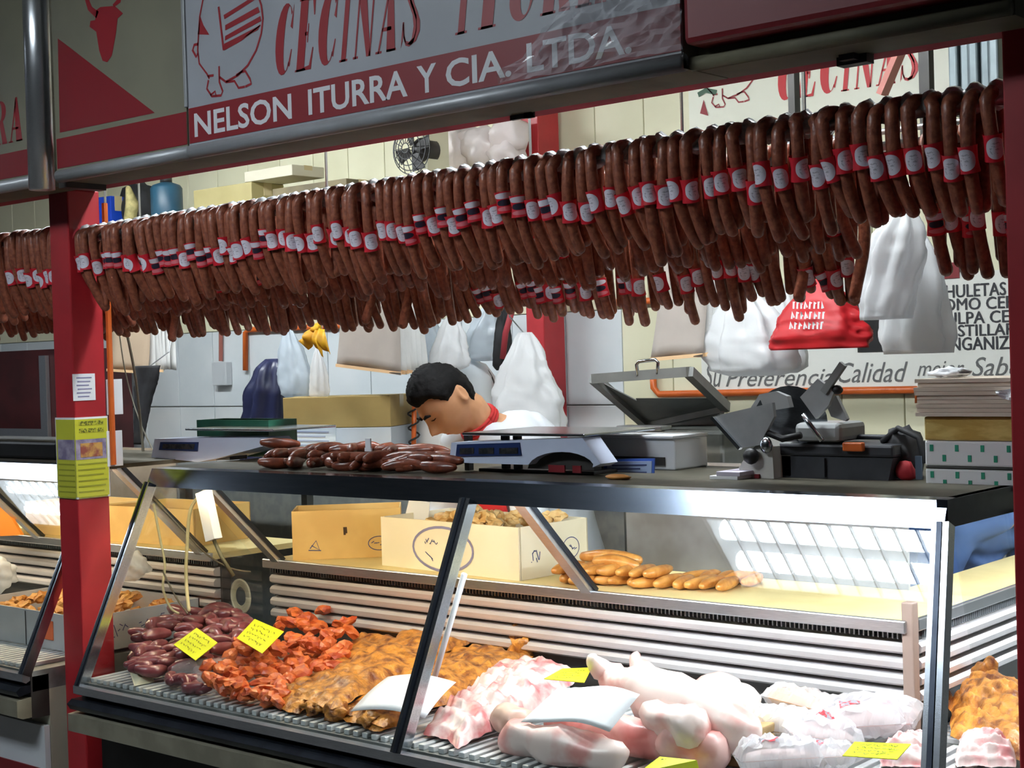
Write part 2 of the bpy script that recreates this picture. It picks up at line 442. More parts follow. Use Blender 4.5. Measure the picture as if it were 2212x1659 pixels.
# ------------------------------------------------------------------ posts, beam, conduits
PXL, PXR = -3.935, -3.835      # left post
def post(x0, x1, y0, y1, z1, label):
    return one('stall_post', MB().bbox((x0,y0,0), (x1,y1,z1), 0.004), M_red, label, 'post')
post(PXL, PXR, 2.5, 2.61, 2.146, 'red metal post with yellow poster between the two stalls')
post(-1.003, -0.90, 2.5, 2.60, 2.146, 'dark red metal post at the right edge of the picture')
post(-4.0, -3.905, 4.80, 4.94, 3.4, 'red metal post against the back wall behind the large white bag')
one('stall_beam', MB().bbox((-9,2.5,2.147), (-0.895,2.60,2.192), 0.004), mat('beam_red', sc(140,40,52), sc(120,32,44), 6, 0.7, spec=.15), 'long red beam running under the shop signs', 'beam')
one('beam_bracket', MB().box((-1.30,2.47,2.12),(-1.24,2.499,2.18)).box((-1.285,2.45,2.125),(-1.255,2.47,2.16)), M_dark, 'dark clamp on the red beam near the right post', 'bracket')
one('beam_bracket', MB().box((-2.06,2.485,2.125),(-2.04,2.499,2.16)).box((-2.10,2.485,2.125),(-2.04,2.495,2.135)), M_dark, 'small dark clip on the beam below the word CIA', 'bracket')
one('conduit', MB().tube([(-3.826,2.622,2.11),(-3.826,2.622,1.32)], 0.009, 8), M_orange, 'orange conduit running down the right side of the red post', 'conduit')
# thin dark uprights further inside, at the right
for x, y0, y1, lab in ((1717,140,260,'slim dark hanger post in front of the first letters of the rear sign'), (2004,60,210,'thicker dark hanger post right of the rear sign lettering')):
    p = PY(x, 200, 3.6); wd = .010 if x < 1800 else .014
    one('hanger_post', MB().box((p.x-wd, 3.58, 2.05), (p.x+wd, 3.61, 3.5)), M_dark, lab, 'post')
p0, p1_ = PY(1905,205,4.6), PY(1945,110,4.6)
one('strap', MB().beam(p0, p1_+(p1_-p0)*1.2, .02, .05, V((0,-1,0))), mat('pink_strap', sc(214,140,130), None, rough=0.6), 'slanting pink strap crossing the letters of the rear sign', 'strap')

# ------------------------------------------------------------------ shop signs over the counter
SY = 2.33
def sign_poly(pts, zoom=2.765, y=SY-0.0008): return [PY(a/zoom, b/zoom, y) for a, b in pts]
sg = thing('shop_sign', 'white and red butcher sign with pig emblem reading CECINAS ITURRA', 'sign', (-2.3, SY, 2.13))
obj('sign_body', MB().box((-3.62,SY+.006,2.136), (-1.545,2.49,2.95)), M_olive, sg)
obj('sign_face', MB().box((-3.62,SY,2.16), (-3.033,SY+.006,2.95)), M_ivory, sg)['label'] = 'ivory sign panel with bull head and red triangle'
f2 = obj('sign_face', MB().box((-3.026,SY,2.16), (-1.545,SY+.006,2.95)), M_white, sg); f2['label'] = 'white sign panel with pig emblem and shop name'
obj('divider', MB().bbox((-3.036,SY-.006,2.26), (-3.024,SY+.002,2.95), .002), M_trim, sg)
for a, b in ((-3.62,-3.032),(-3.026,-1.545)):
    obj('bottom_trim', MB().tube([(a,SY+.008,2.148),(b,SY+.008,2.148)], 0.018, 14), M_trim, sg, smooth=True)
obj('red_band', MB().box((-3.615,SY-.0012,2.168), (-3.034,SY,2.250)), M_redpaint, sg)
obj('red_band', MB().box((-3.024,SY-.0012,2.168), (-1.545,SY,2.256)), M_redpaint, sg)
obj('red_triangle', MB().add([(-3.592,SY-.0008,2.525),(-3.598,SY-.0008,2.266),(-3.164,SY-.0008,2.264)], [(0,1,2)]), M_redpaint, sg)
bull = MB()
for poly in ([(575,60),(600,42),(685,35),(735,80),(702,110),(692,200),(668,330),(640,372),(612,362),(592,300),(575,190),(535,160),(540,125),(568,120)],
             [(505,-10),(525,60),(575,110),(590,70),(548,40),(528,-10)], [(680,42),(720,14),(724,-10),(706,-10),(672,28)]):
    p = sign_poly(poly); bull.add(p, [tuple(range(len(p)))])
obj('bull_emblem', bull, M_redlet, sg)
pig = MB(); NY = (0,-1,0)
for st, wd in (([(1530,-60),(1560,30),(1570,110),(1560,200),(1530,300),(1480,390),(1420,450),(1350,488)], .006),
               ([(1215,-20),(1192,100),(1186,200),(1180,300),(1190,380),(1235,440),(1250,470)], .005),
               ([(1245,478),(1235,530),(1265,575),(1320,570),(1330,545),(1310,490),(1308,395)], .006),
               ([(1310,460),(1350,490),(1400,484),(1425,525),(1462,518)], .006),
               ([(1410,450),(1440,430),(1465,425),(1492,470),(1500,500),(1465,518)], .006),
               ([(1185,262),(1160,268),(1150,300),(1172,340),(1180,320)], .007),
               ([(1255,570),(1285,545),(1290,572)], .005), ([(1305,40),(1335,298)], .007), ([(1240,455),(1275,450)], .006),
               ([(1335,298),(1440,240),(1555,150)], .004)):
    p = sign_poly(st); pig.ribbon(p, wd, NY)
for poly in ([(1195,95),(1180,205),(1250,208),(1215,150)], [(1345,150),(1540,40),(1552,72),(1345,182)], [(1345,215),(1555,95),(1560,125),(1342,243)],
             [(1335,90),(1480,0),(1520,0),(1340,115)], [(1338,262),(1555,150),(1540,178),(1338,292)]):
    p = sign_poly(poly); pig.add(p, [tuple(range(len(p)))])
obj('pig_emblem', pig, M_redlet, sg)
lm, xe = serif_mb('CECINAS', -2.700, 2.287, 0.165, 0.0635, 0.0115, SY-.0008, 0.16)
obj('lettering', lm, M_redlet, sg)
lm, xe = serif_mb('ITURRA', -2.118, 2.290, 0.165, 0.078, 0.012, SY-.0008, 0.16)
obj('lettering', lm, M_redlet, sg)
for t_, a, b in (('NELSON', 422, 632), ('ITURRA', 668, 882), ('Y', 903, 945), ('CIA.', 965, 1106), ('LTDA.', 1140, 1366)):
    xa, xb = PY(a, 200, SY).x, PY(b, 200, SY).x
    xa = onx = PY(a, 300-(a-422)*.19, SY).x; xb = PY(b, 300-(b-422)*.19, SY).x
    obj('lettering', text_mb(t_, xa, xb, 2.181, 2.241, SY-.0018, bold=0.02), M_letw, sg)
# red box sign to the right
rb = thing('red_sign_box', 'plain red sign box at the upper right above the beam', 'sign', (-1.2, SY, 2.15))
obj('sign_body', MB().bbox((-1.528,SY-.02,2.172), (-0.93,SY+.05,2.95), .012), M_redpaint, rb)
obj('sign_back', MB().box((-1.54,SY+.05,2.136), (-0.93,2.49,2.95)), M_olive, rb)
obj('bottom_trim', MB().tube([(-1.54,SY+.03,2.146),(-0.93,SY+.03,2.146)], 0.014, 12), M_olive, rb, smooth=True)
# neighbouring sign
ns = thing('shop_sign', 'neighbouring ivory sign at the far left ending in the letters RA', 'sign', (-4.4, SY, 2.13))
obj('sign_body', MB().box((-6.0,SY+.006,2.136), (-3.735,2.49,2.95)), M_olive, ns)
obj('sign_face', MB().box((-6.0,SY,2.16), (-3.735,SY+.006,2.95)), M_ivory, ns)
obj('red_band', MB().box((-6.0,SY-.0012,2.168), (-3.737,SY,2.240)), M_redpaint, ns)
obj('bottom_trim', MB().tube([(-6,SY+.008,2.148),(-3.735,SY+.008,2.148)], 0.018, 14), M_trim, ns, smooth=True)
lm, xe = serif_mb('RA', -3.94, 2.268, 0.125, 0.072, 0.010, SY-.0008, 0.06)
obj('lettering', lm, M_redlet, ns)
one('sign_end_column', MB().tube([(-3.697,SY+.0,2.118),(-3.697,SY+.0,2.95)], 0.036, 18), M_alu, 'rounded aluminium column closing the end of the left sign', 'column', smooth=True)
one('sign_gap_post', MB().box((-3.66,SY+.03,2.12),(-3.622,2.49,2.95)), M_dark, 'dark upright in the gap between the two signs', 'post')
# clear plastic bunched over the right end of the sign
M_film = film('clear_film', (0.85,0.88,0.95), 0.18, 0.1, 0.05)
pf = MB()
def pfn(u, v):
    n = noise.noise(V((u*5, v*5, 3.1)))
    return (0, -0.012 - 0.03*abs(n) - .035*abs(noise.noise(V((u*9+v*4, v*7-u*5, 7.7)))), 0.006*n)
pf.sheet([PY(1090,185,SY), PY(1485,108,SY), PY(1480,-60,SY), PY(1300,-60,SY)], 26, 16, pfn)
one('plastic_film', pf, M_film, 'crumpled clear plastic film stuck over the letters LTDA', 'plastic film')
# ------------------------------------------------------------------ hanging sausages
M_saus = mat('chorizo_skin', sc(128,70,54), sc(164,96,70), 90, 0.42, bump=0.25, coat=0.15, mixpos=(0.35,0.65), spec=0.4)
def band_mat(name, kind):
    m = bpy.data.materials.new(name); m.use_nodes = True; nt = m.node_tree; b = nt.nodes['Principled BSDF']; b.inputs['Roughness'].default_value = 0.4
    uv = nt.nodes.new('ShaderNodeUVMap'); sp = nt.nodes.new('ShaderNodeSeparateXYZ'); nt.links.new(uv.outputs[0], sp.inputs[0])
    def mth(op, a, v=None, c=None):
        n = nt.nodes.new('ShaderNodeMath'); n.operation = op
        nt.links.new(a, n.inputs[0])
        if v is not None:
            if hasattr(v, 'is_linked'): nt.links.new(v, n.inputs[1])
            else: n.inputs[1].default_value = v
        return n.outputs[0]
    def mixc(fac, a, b_):
        n = nt.nodes.new('ShaderNodeMix'); n.data_type = 'RGBA'; nt.links.new(fac, n.inputs[0])
        if hasattr(a, 'is_linked'): nt.links.new(a, n.inputs[6])
        else: n.inputs[6].default_value = (*a, 1)
        n.inputs[7].default_value = (*b_, 1); return n.outputs[2]
    def ell(cu, cv, ru, rv):
        du = mth('DIVIDE', mth('SUBTRACT', sp.outputs[0], cu), ru); dv = mth('DIVIDE', mth('SUBTRACT', sp.outputs[1], cv), rv)
        return mth('LESS_THAN', mth('ADD', mth('MULTIPLY', du, du), mth('MULTIPLY', dv, dv)), 1.0)
    red = sc(214,36,52); wht = sc(238,234,246); gry = sc(120,110,130); drk = sc(44,40,56)
    if kind == 0:
        c = mixc(ell(.5,.50,.19,.40), red, wht)
        nz = nt.nodes.new('ShaderNodeTexNoise'); nz.inputs['Scale'].default_value = 14; nz.inputs['Detail'].default_value = 2; nt.links.new(uv.outputs[0], nz.inputs['Vector'])
        c = mixc(mth('MULTIPLY', mth('MULTIPLY', mth('GREATER_THAN', nz.outputs['Fac'], .56), ell(.5,.48,.12,.26)), .45), c, gry)
    else:
        c = mixc(ell(.5,.80,.26,.14), red, wht); c = mixc(ell(.5,.48,.20,.15), c, drk); c = mixc(ell(.52,.20,.22,.10), c, sc(220,120,130))
    nt.links.new(c, b.inputs['Base Color']); MATS[name] = m
    return m
M_band = [band_mat('paper_band_oval', 0), band_mat('paper_band_bars', 1)]
SR = 0.0132
def sausage_mesh(seed, L):
    rnd = random.Random(seed); yo = rnd.uniform(.024,.035); a = rnd.uniform(.044, .072); sx = rnd.uniform(-.008, .008)
    pts = []
    n = 9
    for k in range(n+1):                       # front leg, bottom to top
        t = k/n; z = -L*(1-t); c = (1-t)**2.4
        pts.append(V((sx*(1-t)+.004*math.sin(3*t+seed), -yo + a*c, z)))
    for k in range(1, 6):
        an = PI*k/6; pts.append(V((.002*math.sin(seed), -yo*math.cos(an), .018*math.sin(an))))
    L2 = L*rnd.uniform(.82, 1.0); b = rnd.uniform(.0, .035)
    for k in range(n):
        t = k/(n-1); pts.append(V((-sx*t, yo + b*t**2, -L2*t)))
    rs = [SR*(1+.05*math.sin(7*i+seed)) for i in range(len(pts))]
    me = MB().tube(pts, rs, 9, round_ends=True).mesh('chorizo', True); me.materials.append(M_saus)
    return me, (a, yo, sx, seed)
S_MESH = {}
def sausage_variant(k, Lq):
    if (k, Lq) not in S_MESH: S_MESH[(k, Lq)] = sausage_mesh(k*3.7+Lq*50, Lq)
    return S_MESH[(k, Lq)]
def band_mesh(kind, ang, fl):
    m = MB(); n = 14; uvs = []; h = 0.048
    for j in range(5):
        v = j/4
        for k in range(n+1):
            u = k/n; t = ang + 2*PI*(u-.5); r = SR*1.2 + fl*abs(v-.5)
            m.v.append(V((r*math.cos(t), r*math.sin(t), (v-.5)*h))); uvs.append((u, v))
    for j in range(4):
        for k in range(n): a = j*(n+1)+k; m.f.append((a, a+1, a+n+2, a+n+1))
    m.uv = uvs; me = m.mesh('paper_band', True); me.materials.append(M_band[kind]); return me
BANDS = [[band_mesh(kd, math.radians(-62+d), f) for d, f in ((0,.002),(25,.006),(-28,.004),(10,.008))] for kd in (0, 1)]
TIES = MB().tube([V((.004+.0*k, .034*math.cos(2*PI*k/12), .006+.03*math.sin(2*PI*k/12))) for k in range(13)], .0018, 5).mesh('string'); TIES.materials.append(M_paper)
def hang_row(x0, x1, y, z, L0, L1, label, group, band=1.0, bz=-.115, seed=1, step=.0345, rz=0.0, dz=0.0):
    rnd = random.Random(seed); n = int(round((x1-x0)/step))
    for i in range(n):
        t = (i+.5)/n
        L = lerp(L0, L1, t) + rnd.uniform(-.018, .018)
        if rnd.random() < .04: L += .03
        Lq = round(L/.012)*.012; k = rnd.randrange(4)
        me, a = sausage_variant(k, Lq)
        o = bpy.data.objects.new('chorizo', me); col.objects.link(o)
        o.location = (x0+(x1-x0)*t + rnd.uniform(-.004,.004), y + rnd.uniform(-.004,.004), z + dz*t + rnd.uniform(-.004,.006))
        o.rotation_euler = (rnd.uniform(-.05,.05), rnd.uniform(-.03,.03), rz + rnd.uniform(-.28,.28))
        tag(o, label, 'sausage', group);
        if rnd.random() < band:
            kd = 1 if (rnd.random() < (.45 if t < .62 else .05)) else 0
            b = bpy.data.objects.new('paper_band', BANDS[kd][rnd.randrange(4)]); col.objects.link(b); b.parent = o
            zz = bz + rnd.uniform(-.016, .016) - .02*(abs(math.sin(i*.13)))
            s = max(0, min(1, -zz/Lq))
            b.location = (a[2]*s + .004*math.sin(3*(1-s)+a[3]), -a[1] + a[0]*s**2.4, zz)
            b.rotation_euler = (math.atan(a[0]*2.4*s**1.4/Lq), 0, rnd.uniform(-.3,.3))
def rod(x0, x1, y, z, label, hang=(), dz=0.0):
    t = thing('hanging_rod', label, 'rod', ((x0+x1)/2, y, z))
    obj('bar', MB().tube([(x0,y,z),(x1,y,z+dz)], .011, 10), M_alu, t, smooth=True)
    for hx in hang: obj('hanger', MB().tube([(hx,y,z),(hx,y,3.5)], .004, 6), M_alu, t)
    return t
R1Z = 2.0
r1 = rod(-3.834, -1.004, 2.545, R1Z, 'front steel rod the sausages hang from, wrapped in clear plastic', dz=.03)
prof = []
for i in range(2*162):
    z = i*.00437*2; prof.append((.0235 + .006*(math.sin(i*1.3)+noise.noise(V((i*.7,0,0)))), z))
sl = MB(); Mx = Matrix.Translation(V((-3.83,2.556,R1Z+.012))) @ Matrix.Rotation(PI/2, 4, 'Y')
sl.lathe(prof, Mx, 10)
sl.v = [V((min(p.x,-1.006), p.y, p.z+.03*(p.x+3.83)/2.82)) for p in sl.v]
M_sleeve = mat('plastic_sleeve', sc(225,228,230), sc(190,195,196), 60, 0.15, coat=0.6)
obj('plastic_sleeve', sl, M_sleeve, r1, smooth=True)
hang_row(-3.815, -1.02, 2.545, R1Z, .200, .182, 'dark red-brown horseshoe sausage on the front rod, red and white paper band', 'sausages on the front rod', 1.0, -.078, 1, dz=.03)
rod(-4.2, -1.02, 2.86, 2.02, 'middle steel rod of sausages, behind the front row', (-3.1, -1.9))
hang_row(-4.1, -1.47, 2.86, 2.02, .225, .215, 'dark brown horseshoe sausage in the middle row, mostly hidden by the front row', 'sausages on the middle rod', .12, -.13, 2)
hang_row(-1.31, -1.07, 2.86, 2.02, .275, .27, 'dark sausage beside the right post below the front row, right of the hanging white bags', 'sausages low beside the right post', 1.0, -.17, 3)
rod(-4.8, -1.62, 3.16, 1.965, 'rear steel rod of sausages, hanging lowest', (-4.4, -2.6, -1.75))
hang_row(-4.75, -2.9, 3.16, 1.965, .225, .245, 'dark brown sausage at the left of the rear, lowest row, without paper band', 'sausages on the left of the rear rod', .0, -.16, 4)
hang_row(-2.9, -1.64, 3.16, 1.965, .235, .235, 'dark brown sausage with paper band near its tip, right half of the rear lowest row', 'sausages on the right of the rear rod', .7, -.165, 5)
rod(-5.2, -3.94, 2.56, 2.02, 'steel rod of sausages of the neighbouring stall, left of the red post')
hang_row(-5.0, -3.965, 2.56, 2.02, .23, .23, 'dark sausage with paper band hanging left of the red post', 'sausages left of the red post', .9, -.11, 6)
rod(-5.8, -4.1, 2.95, 2.0, 'second steel rod of sausages left of the red post', (-5.5,-4.3))
hang_row(-5.6, -4.2, 2.95, 2.0, .25, .25, 'dark sausage of the second row left of the red post', 'sausages in the second row left of the red post', .0, -.11, 8)
# a few long ones dangling below the rear row
for px, py, lab in ((886,700,'long dark sausage dangling below the rear row, above the bent head'), (1742,640,'long dark sausage dangling in front of the red bag'), (815,690,'curved dark sausage end dangling left of the long one'), (385,728,'pointed dark sausage end dangling left of the yellow cloth'), (1862,640,'long dark sausage dangling right of the red bag')):
    p = PY(px, py, 3.16); L = 1.962-p.z
    pts = [V((p.x+.012*math.sin(k*.5)-(.02 if px == 815 else 0)*(k/8)**2, 3.16-.02*(k/8)**2, 1.962-L*k/8)) for k in range(9)]
    one('chorizo', MB().tube(pts, SR*1.1, 9, round_ends=True), M_saus, lab, 'sausage', smooth=True)
# ------------------------------------------------------------------ refrigerated display cases
M_plate = mat('worn_steel_top', sc(74,70,58), sc(90,85,72), 12, 0.5, 0.4)
M_rail = mat('rail_steel', sc(150,160,176), sc(140,150,166), 8, 0.16, 1.0, stretch=(1, 12, 12))
M_deck = mat('deck_sheet', sc(150,152,150), sc(120,122,120), 10, 0.5, 0.4)
M_bar = mat('deck_bar', sc(228,232,234), sc(210,214,216), 20, 0.35, 0.3)
M_slat = mat('slat_aluminium', sc(224,220,222), sc(216,212,214), 4, 0.36, 0.5)
M_fin = mat('fin_metal', sc(150,156,162), None, rough=0.4, metal=0.7)
M_shelf = mat('cream_shelf_board', sc(238,220,160), sc(228,208,146), 6, 0.5)
M_gpanel = mat('grey_back_panel', sc(120,120,122), sc(96,94,94), 5, 0.35, 0.1)
M_frail = mat('front_rail_paint', sc(150,146,128), sc(132,128,112), 10, 0.45, 0.3)
M_base = mat('dark_case_base', sc(34,33,32), sc(44,42,40), 6, 0.6)
GT, GB = V((0,2.652,1.260)), V((0,2.392,0.704))     # top and bottom of the sloping glass
def at_glass(x, t, off=0.0):
    p = GT.lerp(GB, t); n = V((0,-.908,.42)); return V((x, p.y, p.z)) + n*off
def build_case(x0, x1, mull, struts, label, lamps, base, end_pane=True, plate_to=3.25, panels=(), xi=None):
    xi = x1 if xi is None else xi
    t = thing('display_case', label, 'display case', ((x0+x1)/2, 2.9, 0))
    xp = lambda pts: [V((x0, y, z)) for y, z in pts]
    d = V((x1-x0, 0, 0))
    obj('base', MB().box((x0,2.46,0), (x1,3.44,.655)), base, t)
    obj('deck', MB().box((x0,2.405,.655), (x1,3.10,.716)), M_deck, t)
    obj('front_rail', MB().prism(xp([(2.372,.712),(2.398,.712),(2.398,.690),(2.384,.684),(2.372,.690)]), d), M_alu, t)
    obj('front_rail', MB().prism(xp([(2.40,.676),(2.40,.655),(2.36,.648),(2.35,.664),(2.366,.676)]), d), M_dsteel, t)
    obj('front_rail', MB().prism(xp([(2.40,.640),(2.352,.636),(2.352,.588),(2.37,.580),(2.40,.58)]), d), M_frail, t)
    obj('front_rail', MB().box((x0,2.40,.575),(x1,2.46,.70)), M_dark, t)
    obj('top_rail', MB().prism(xp([(2.643,1.257),(2.666,1.309),(2.70,1.312),(2.70,1.257)]), d), M_rail, t)
    obj('top_plate', MB().box((x0,2.70,1.298), (x1,plate_to,1.311)), M_plate, t)
    # deck bars
    bm = MB().bbox((-.0085,0,0), (.0085,.66,.013), .002).mesh('deck_bar'); bm.materials.append(M_bar)
    n = int((x1-x0-.04)/.031)
    for k in range(n):
        o = obj('deck_bar', bm, None, t, world=False); o.location = V((x0+.03+k*.031, 2.415, .716)) - t.location
    # back wall of slats, grille and shelf
    obj('back_panel', MB().box((x0,3.125,.716), (xi,3.16,.965)), M_dark, t)
    sp = [(3.124,0),(3.106,.002),(3.097,.008),(3.096,.020),(3.104,.028),(3.124,.031)]
    for k in range(4):
        z = .797 + k*.0365
        obj('slat', MB().prism([V((x0+.01,y,z+h)) for y, h in sp], V((xi-x0-.02,0,0))), M_slat, t)
    fm = MB(); nf = int((xi-x0)/.012)
    for k in range(nf): fm.box((x0+k*.012, 3.108, .941), (x0+k*.012+.003, 3.125, .962))
    o = obj('grille_fins', fm, M_fin, t); o['kind'] = 'stuff'
    obj('shelf', MB().box((x0,3.088,.966), (xi,3.50,.985)), M_shelf, t)
    obj('shelf_edge', MB().bbox((x0,3.076,.960), (xi,3.09,.989), .003), M_alu, t)
    # sloping front
    for a, b in zip(mull, mull[1:]):
        w0, w1 = a[1]/2, b[1]/2
        q = [at_glass(a[0]+.004, 0), at_glass(b[0]-.004, 0), at_glass(b[2]-.004 if len(b) > 2 else b[0]-.004, 1), at_glass(a[0]+.004, 1)]
        obj('glass_pane', MB().prism(q, V((0,.908,-.42))*.005), M_glass, t)
    for a in mull:
        xb = a[2] if len(a) > 2 else a[0]
        p, q = at_glass(a[0], -.005, .006), at_glass(xb, 1.0, .006)
        m_ = obj('mullion', MB().beam(p, q, a[1], .03, V((0,-.908,.42))), a[3] if len(a) > 3 else M_steel, t)
        obj('mullion_groove', MB().beam(p+V((-.001,-.0142,.0066)), q+V((-.001,-.0142,.0066)), a[1]*.3, .004, V((0,-.908,.42))), M_dsteel, m_)
    for x in struts:
        s_ = obj('strut', MB().beam((x,2.76,1.298), (x,3.083,.985), .034, .016, V((0,-.7,.7))), M_alu, t)
        obj('strut_edge', MB().beam((x+.021,2.775,1.298), (x+.021,3.095,.988), .005, .012, V((0,-.7,.7))), M_dsteel, s_)
    for a, b in panels:
        obj('rear_panel', MB().box((a,3.502,.985), (b,3.512,1.297)), M_gpanel, t)
    for a, b, m_ in lamps:
        l_ = obj('lamp_holder', MB().box((a,2.703,1.286),(b,2.75,1.298)), M_wht, t)
        obj('lamp_tube', MB().tube([(a+.02,2.724,1.276),(b-.02,2.724,1.276)], .0095, 8), m_, l_)
    if end_pane:
        obj('end_pane', MB().prism([(x0+.002,2.64,1.25),(x0+.002,2.42,.72),(x0+.002,3.07,.72),(x0+.002,3.07,.97),(x0+.002,2.80,1.25)], V((.004,0,0))), M_glass, t)
    return t
XL, XM, XC = -3.695, -2.405, -1.195
main = build_case(XL, XC, [(XL+.015,.026), (XM,.034), (XC-.002,.034,XC+.075)], (-3.63, -2.385),
    'long glass butcher display case full of meat under the main sign', [(-3.66,-2.50,M_tubeW), (-2.47,-1.22,M_tubeC)], M_base, True, 3.25, ((-2.56,-1.68),), xi=-1.487)
obj('inner_bar', MB().tube([PY(1003,1240,2.62), PZ(918,1535,.735)], .0075, 8), M_wht, main, smooth=True)
obj('corner_stub', MB().bbox((-1.50,3.085,.74), (-1.472,3.115,1.03), .003), mat('brown_grey_stub', sc(150,128,118), None, rough=.5), main)
nb = build_case(-6.6, -3.96, [(-6.58,.026), (-5.2,.034), (-3.972,.026)], (-5.0, -4.02),
    'neighbouring glass display case to the left of the red post', [(-6.3,-4.02,M_tubeW)], mat('ivory_case_base', sc(200,198,176), sc(186,184,164), 4, .5), False, 3.25, ((-6.0,-4.7),))
obj('kick_panel', MB().box((-6.6,2.44,.30),(-3.96,2.458,.545)), M_wht, nb)
obj('red_stripe', MB().box((-6.6,2.436,.36),(-3.96,2.44,.415)), M_redpaint, nb)

# return leg of the case, running away from the viewer along the right side
rt = thing('display_case', 'return leg of the display case behind the dark corner post at the right', 'display case', (-1.35, 3.9, 0))
Y0, Y1 = 2.66, 4.9
yp = lambda pts, a=Y0: [V((x, a, z)) for x, z in pts]
dY = V((0, Y1-Y0, 0))
obj('base', MB().box((-1.47,3.46,0), (-1.13,Y1,.655)).box((-1.194,2.70,0),(-1.13,3.46,.655)), M_base, rt)
obj('deck', MB().box((-1.49,3.101,.655), (-1.11,Y1,.716)).box((-1.194,2.66,.655),(-1.11,3.102,.716)), M_deck, rt)
obj('top_rail', MB().prism(yp([(-1.193,1.257),(-1.193,1.311),(-1.215,1.311),(-1.215,1.257)]), dY), M_dsteel, rt)
obj('top_plate', MB().box((-1.85,3.252,1.298), (-1.215,Y1,1.311)), M_plate, rt)
bm = MB().bbox((0,-.0085,0), (.34,.0085,.013), .002).mesh('deck_bar'); bm.materials.append(M_bar)
for k in range(56):
    o = obj('deck_bar', bm, None, rt, world=False); o.location = V((-1.465, 3.13+k*.031, .716)) - rt.location
obj('back_panel', MB().box((-1.53,3.16,.716), (-1.497,Y1,.965)), M_dark, rt)
for k in range(4):
    z = .797 + k*.0365
    obj('slat', MB().prism([V((-1.497+(3.124-y),3.12,z+h)) for y, h in [(3.124,0),(3.106,.002),(3.097,.008),(3.096,.020),(3.104,.028),(3.124,.031)]], V((0,Y1-3.12,0))), M_slat, rt)
fm = MB()
for k in range(145): fm.box((-1.497, 3.16+k*.012, .941), (-1.48, 3.163+k*.012, .962))
o = obj('grille_fins', fm, M_fin, rt); o['kind'] = 'stuff'
obj('shelf', MB().box((-1.70,3.502,.966), (-1.485,Y1,.985)), M_shelf, rt)
obj('shelf_edge', MB().bbox((-1.488,3.12,.960), (-1.474,Y1,.989), .003), M_alu, rt)
obj('glass_pane', MB().prism([(-1.192,2.68,1.258),(-1.192,Y1,1.258),(-1.118,Y1,.72),(-1.118,2.68,.72)], V((-.004,0,0))), M_glass, rt)
for y in (3.0, 4.1):
    obj('mullion', MB().beam((-1.185,y,1.258), (-1.112,y,.70), .03, .02, V((1,0,0))), M_dsteel, rt)
obj('front_rail', MB().box((-1.13,2.68,.66),(-1.10,Y1,.715)), M_dsteel, rt)
l_ = obj('lamp_holder', MB().box((-1.27,2.95,1.286),(-1.22,4.6,1.298)), M_wht, rt)
obj('lamp_tube', MB().tube([(-1.245,2.97,1.276),(-1.245,4.58,1.276)], .0095, 8), M_tubeC, l_)
# ------------------------------------------------------------------ things standing on top of the case
TZ = 1.311
M_scale = mat('scale_housing', sc(206,216,238), sc(196,206,230), 4, 0.35)
M_disp = mat('display_blue', sc(38,52,96), None, rough=0.25)
M_lcd = mat('lcd_glass', sc(38,40,44), sc(58,58,56), 60, 0.15)
M_chor = mat('fresh_chorizo', sc(98,44,28), sc(132,66,42), 40, 0.35, bump=0.2, coat=0.3)
def prism_px(pts, Y, depth): return MB().prism([PY(a, b, Y) for a, b in pts], V((0, depth, 0)))
# centre scale
sY = 2.84
t = thing('counter_scale', 'pale blue counter scale with three small displays in front of the bent man', 'scale', (PY(1120,1000,sY).x, sY+.1, TZ))
arch = [(1280,1010)] + [(1212+72*math.cos(a), 1012-36*math.sin(a)) for a in [PI*k/12 for k in range(0, 13)]][1:-1] + [(1140,1004)]
obj('housing', prism_px([(975,956),(1258,946),(1297,1002)] + arch + [(970,999)], sY, .07), M_scale, t)
obj('arch_liner', prism_px([(1284,1016)] + [(1212+72*math.cos(a), 1013-36*math.sin(a)) for a in [PI*k/12 for k in range(13)]][1:-1] + [(1140,1012)], sY+.03, .03), M_dark, t)
pnl = obj('display_panel', prism_px([(987,960),(1122,956),(1126,984),(984,986)], sY-.003, .003), M_disp, t)
for a, b in ((993,1023),(1034,1066),(1078,1118)):
    obj('display', prism_px([(a,968),(b,967),(b,980),(a,981)], sY-.005, .002), M_lcd, pnl)
pa, pb = PY(998,940,sY), PY(1262,936,sY)
obj('pan', MB().bbox((pa.x,sY+.0,1.409),(pb.x,sY+.30,1.416), .002), M_steel, t)
for px in (1012, 1092, 1118):
    x = PY(px, 980, sY+.08).x
    obj('leg', MB().box((x-.008,sY+.072,TZ), (x+.008,sY+.09,1.409)), M_black, t)
obj('base_plate', MB().bbox((pa.x+.0,sY+.06,TZ),(pb.x-.02,sY+.26,TZ+.008), .002), M_dark, t)
obj('red_key', MB().box((PY(1170,1005,sY).x,sY+.026,1.318),(PY(1205,1005,sY).x,sY+.03,1.336)), M_redpaint, t)
obj('red_key', MB().box((PY(1222,1005,sY).x,sY+.026,1.318),(PY(1240,1005,sY).x,sY+.03,1.336)), M_redpaint, t)
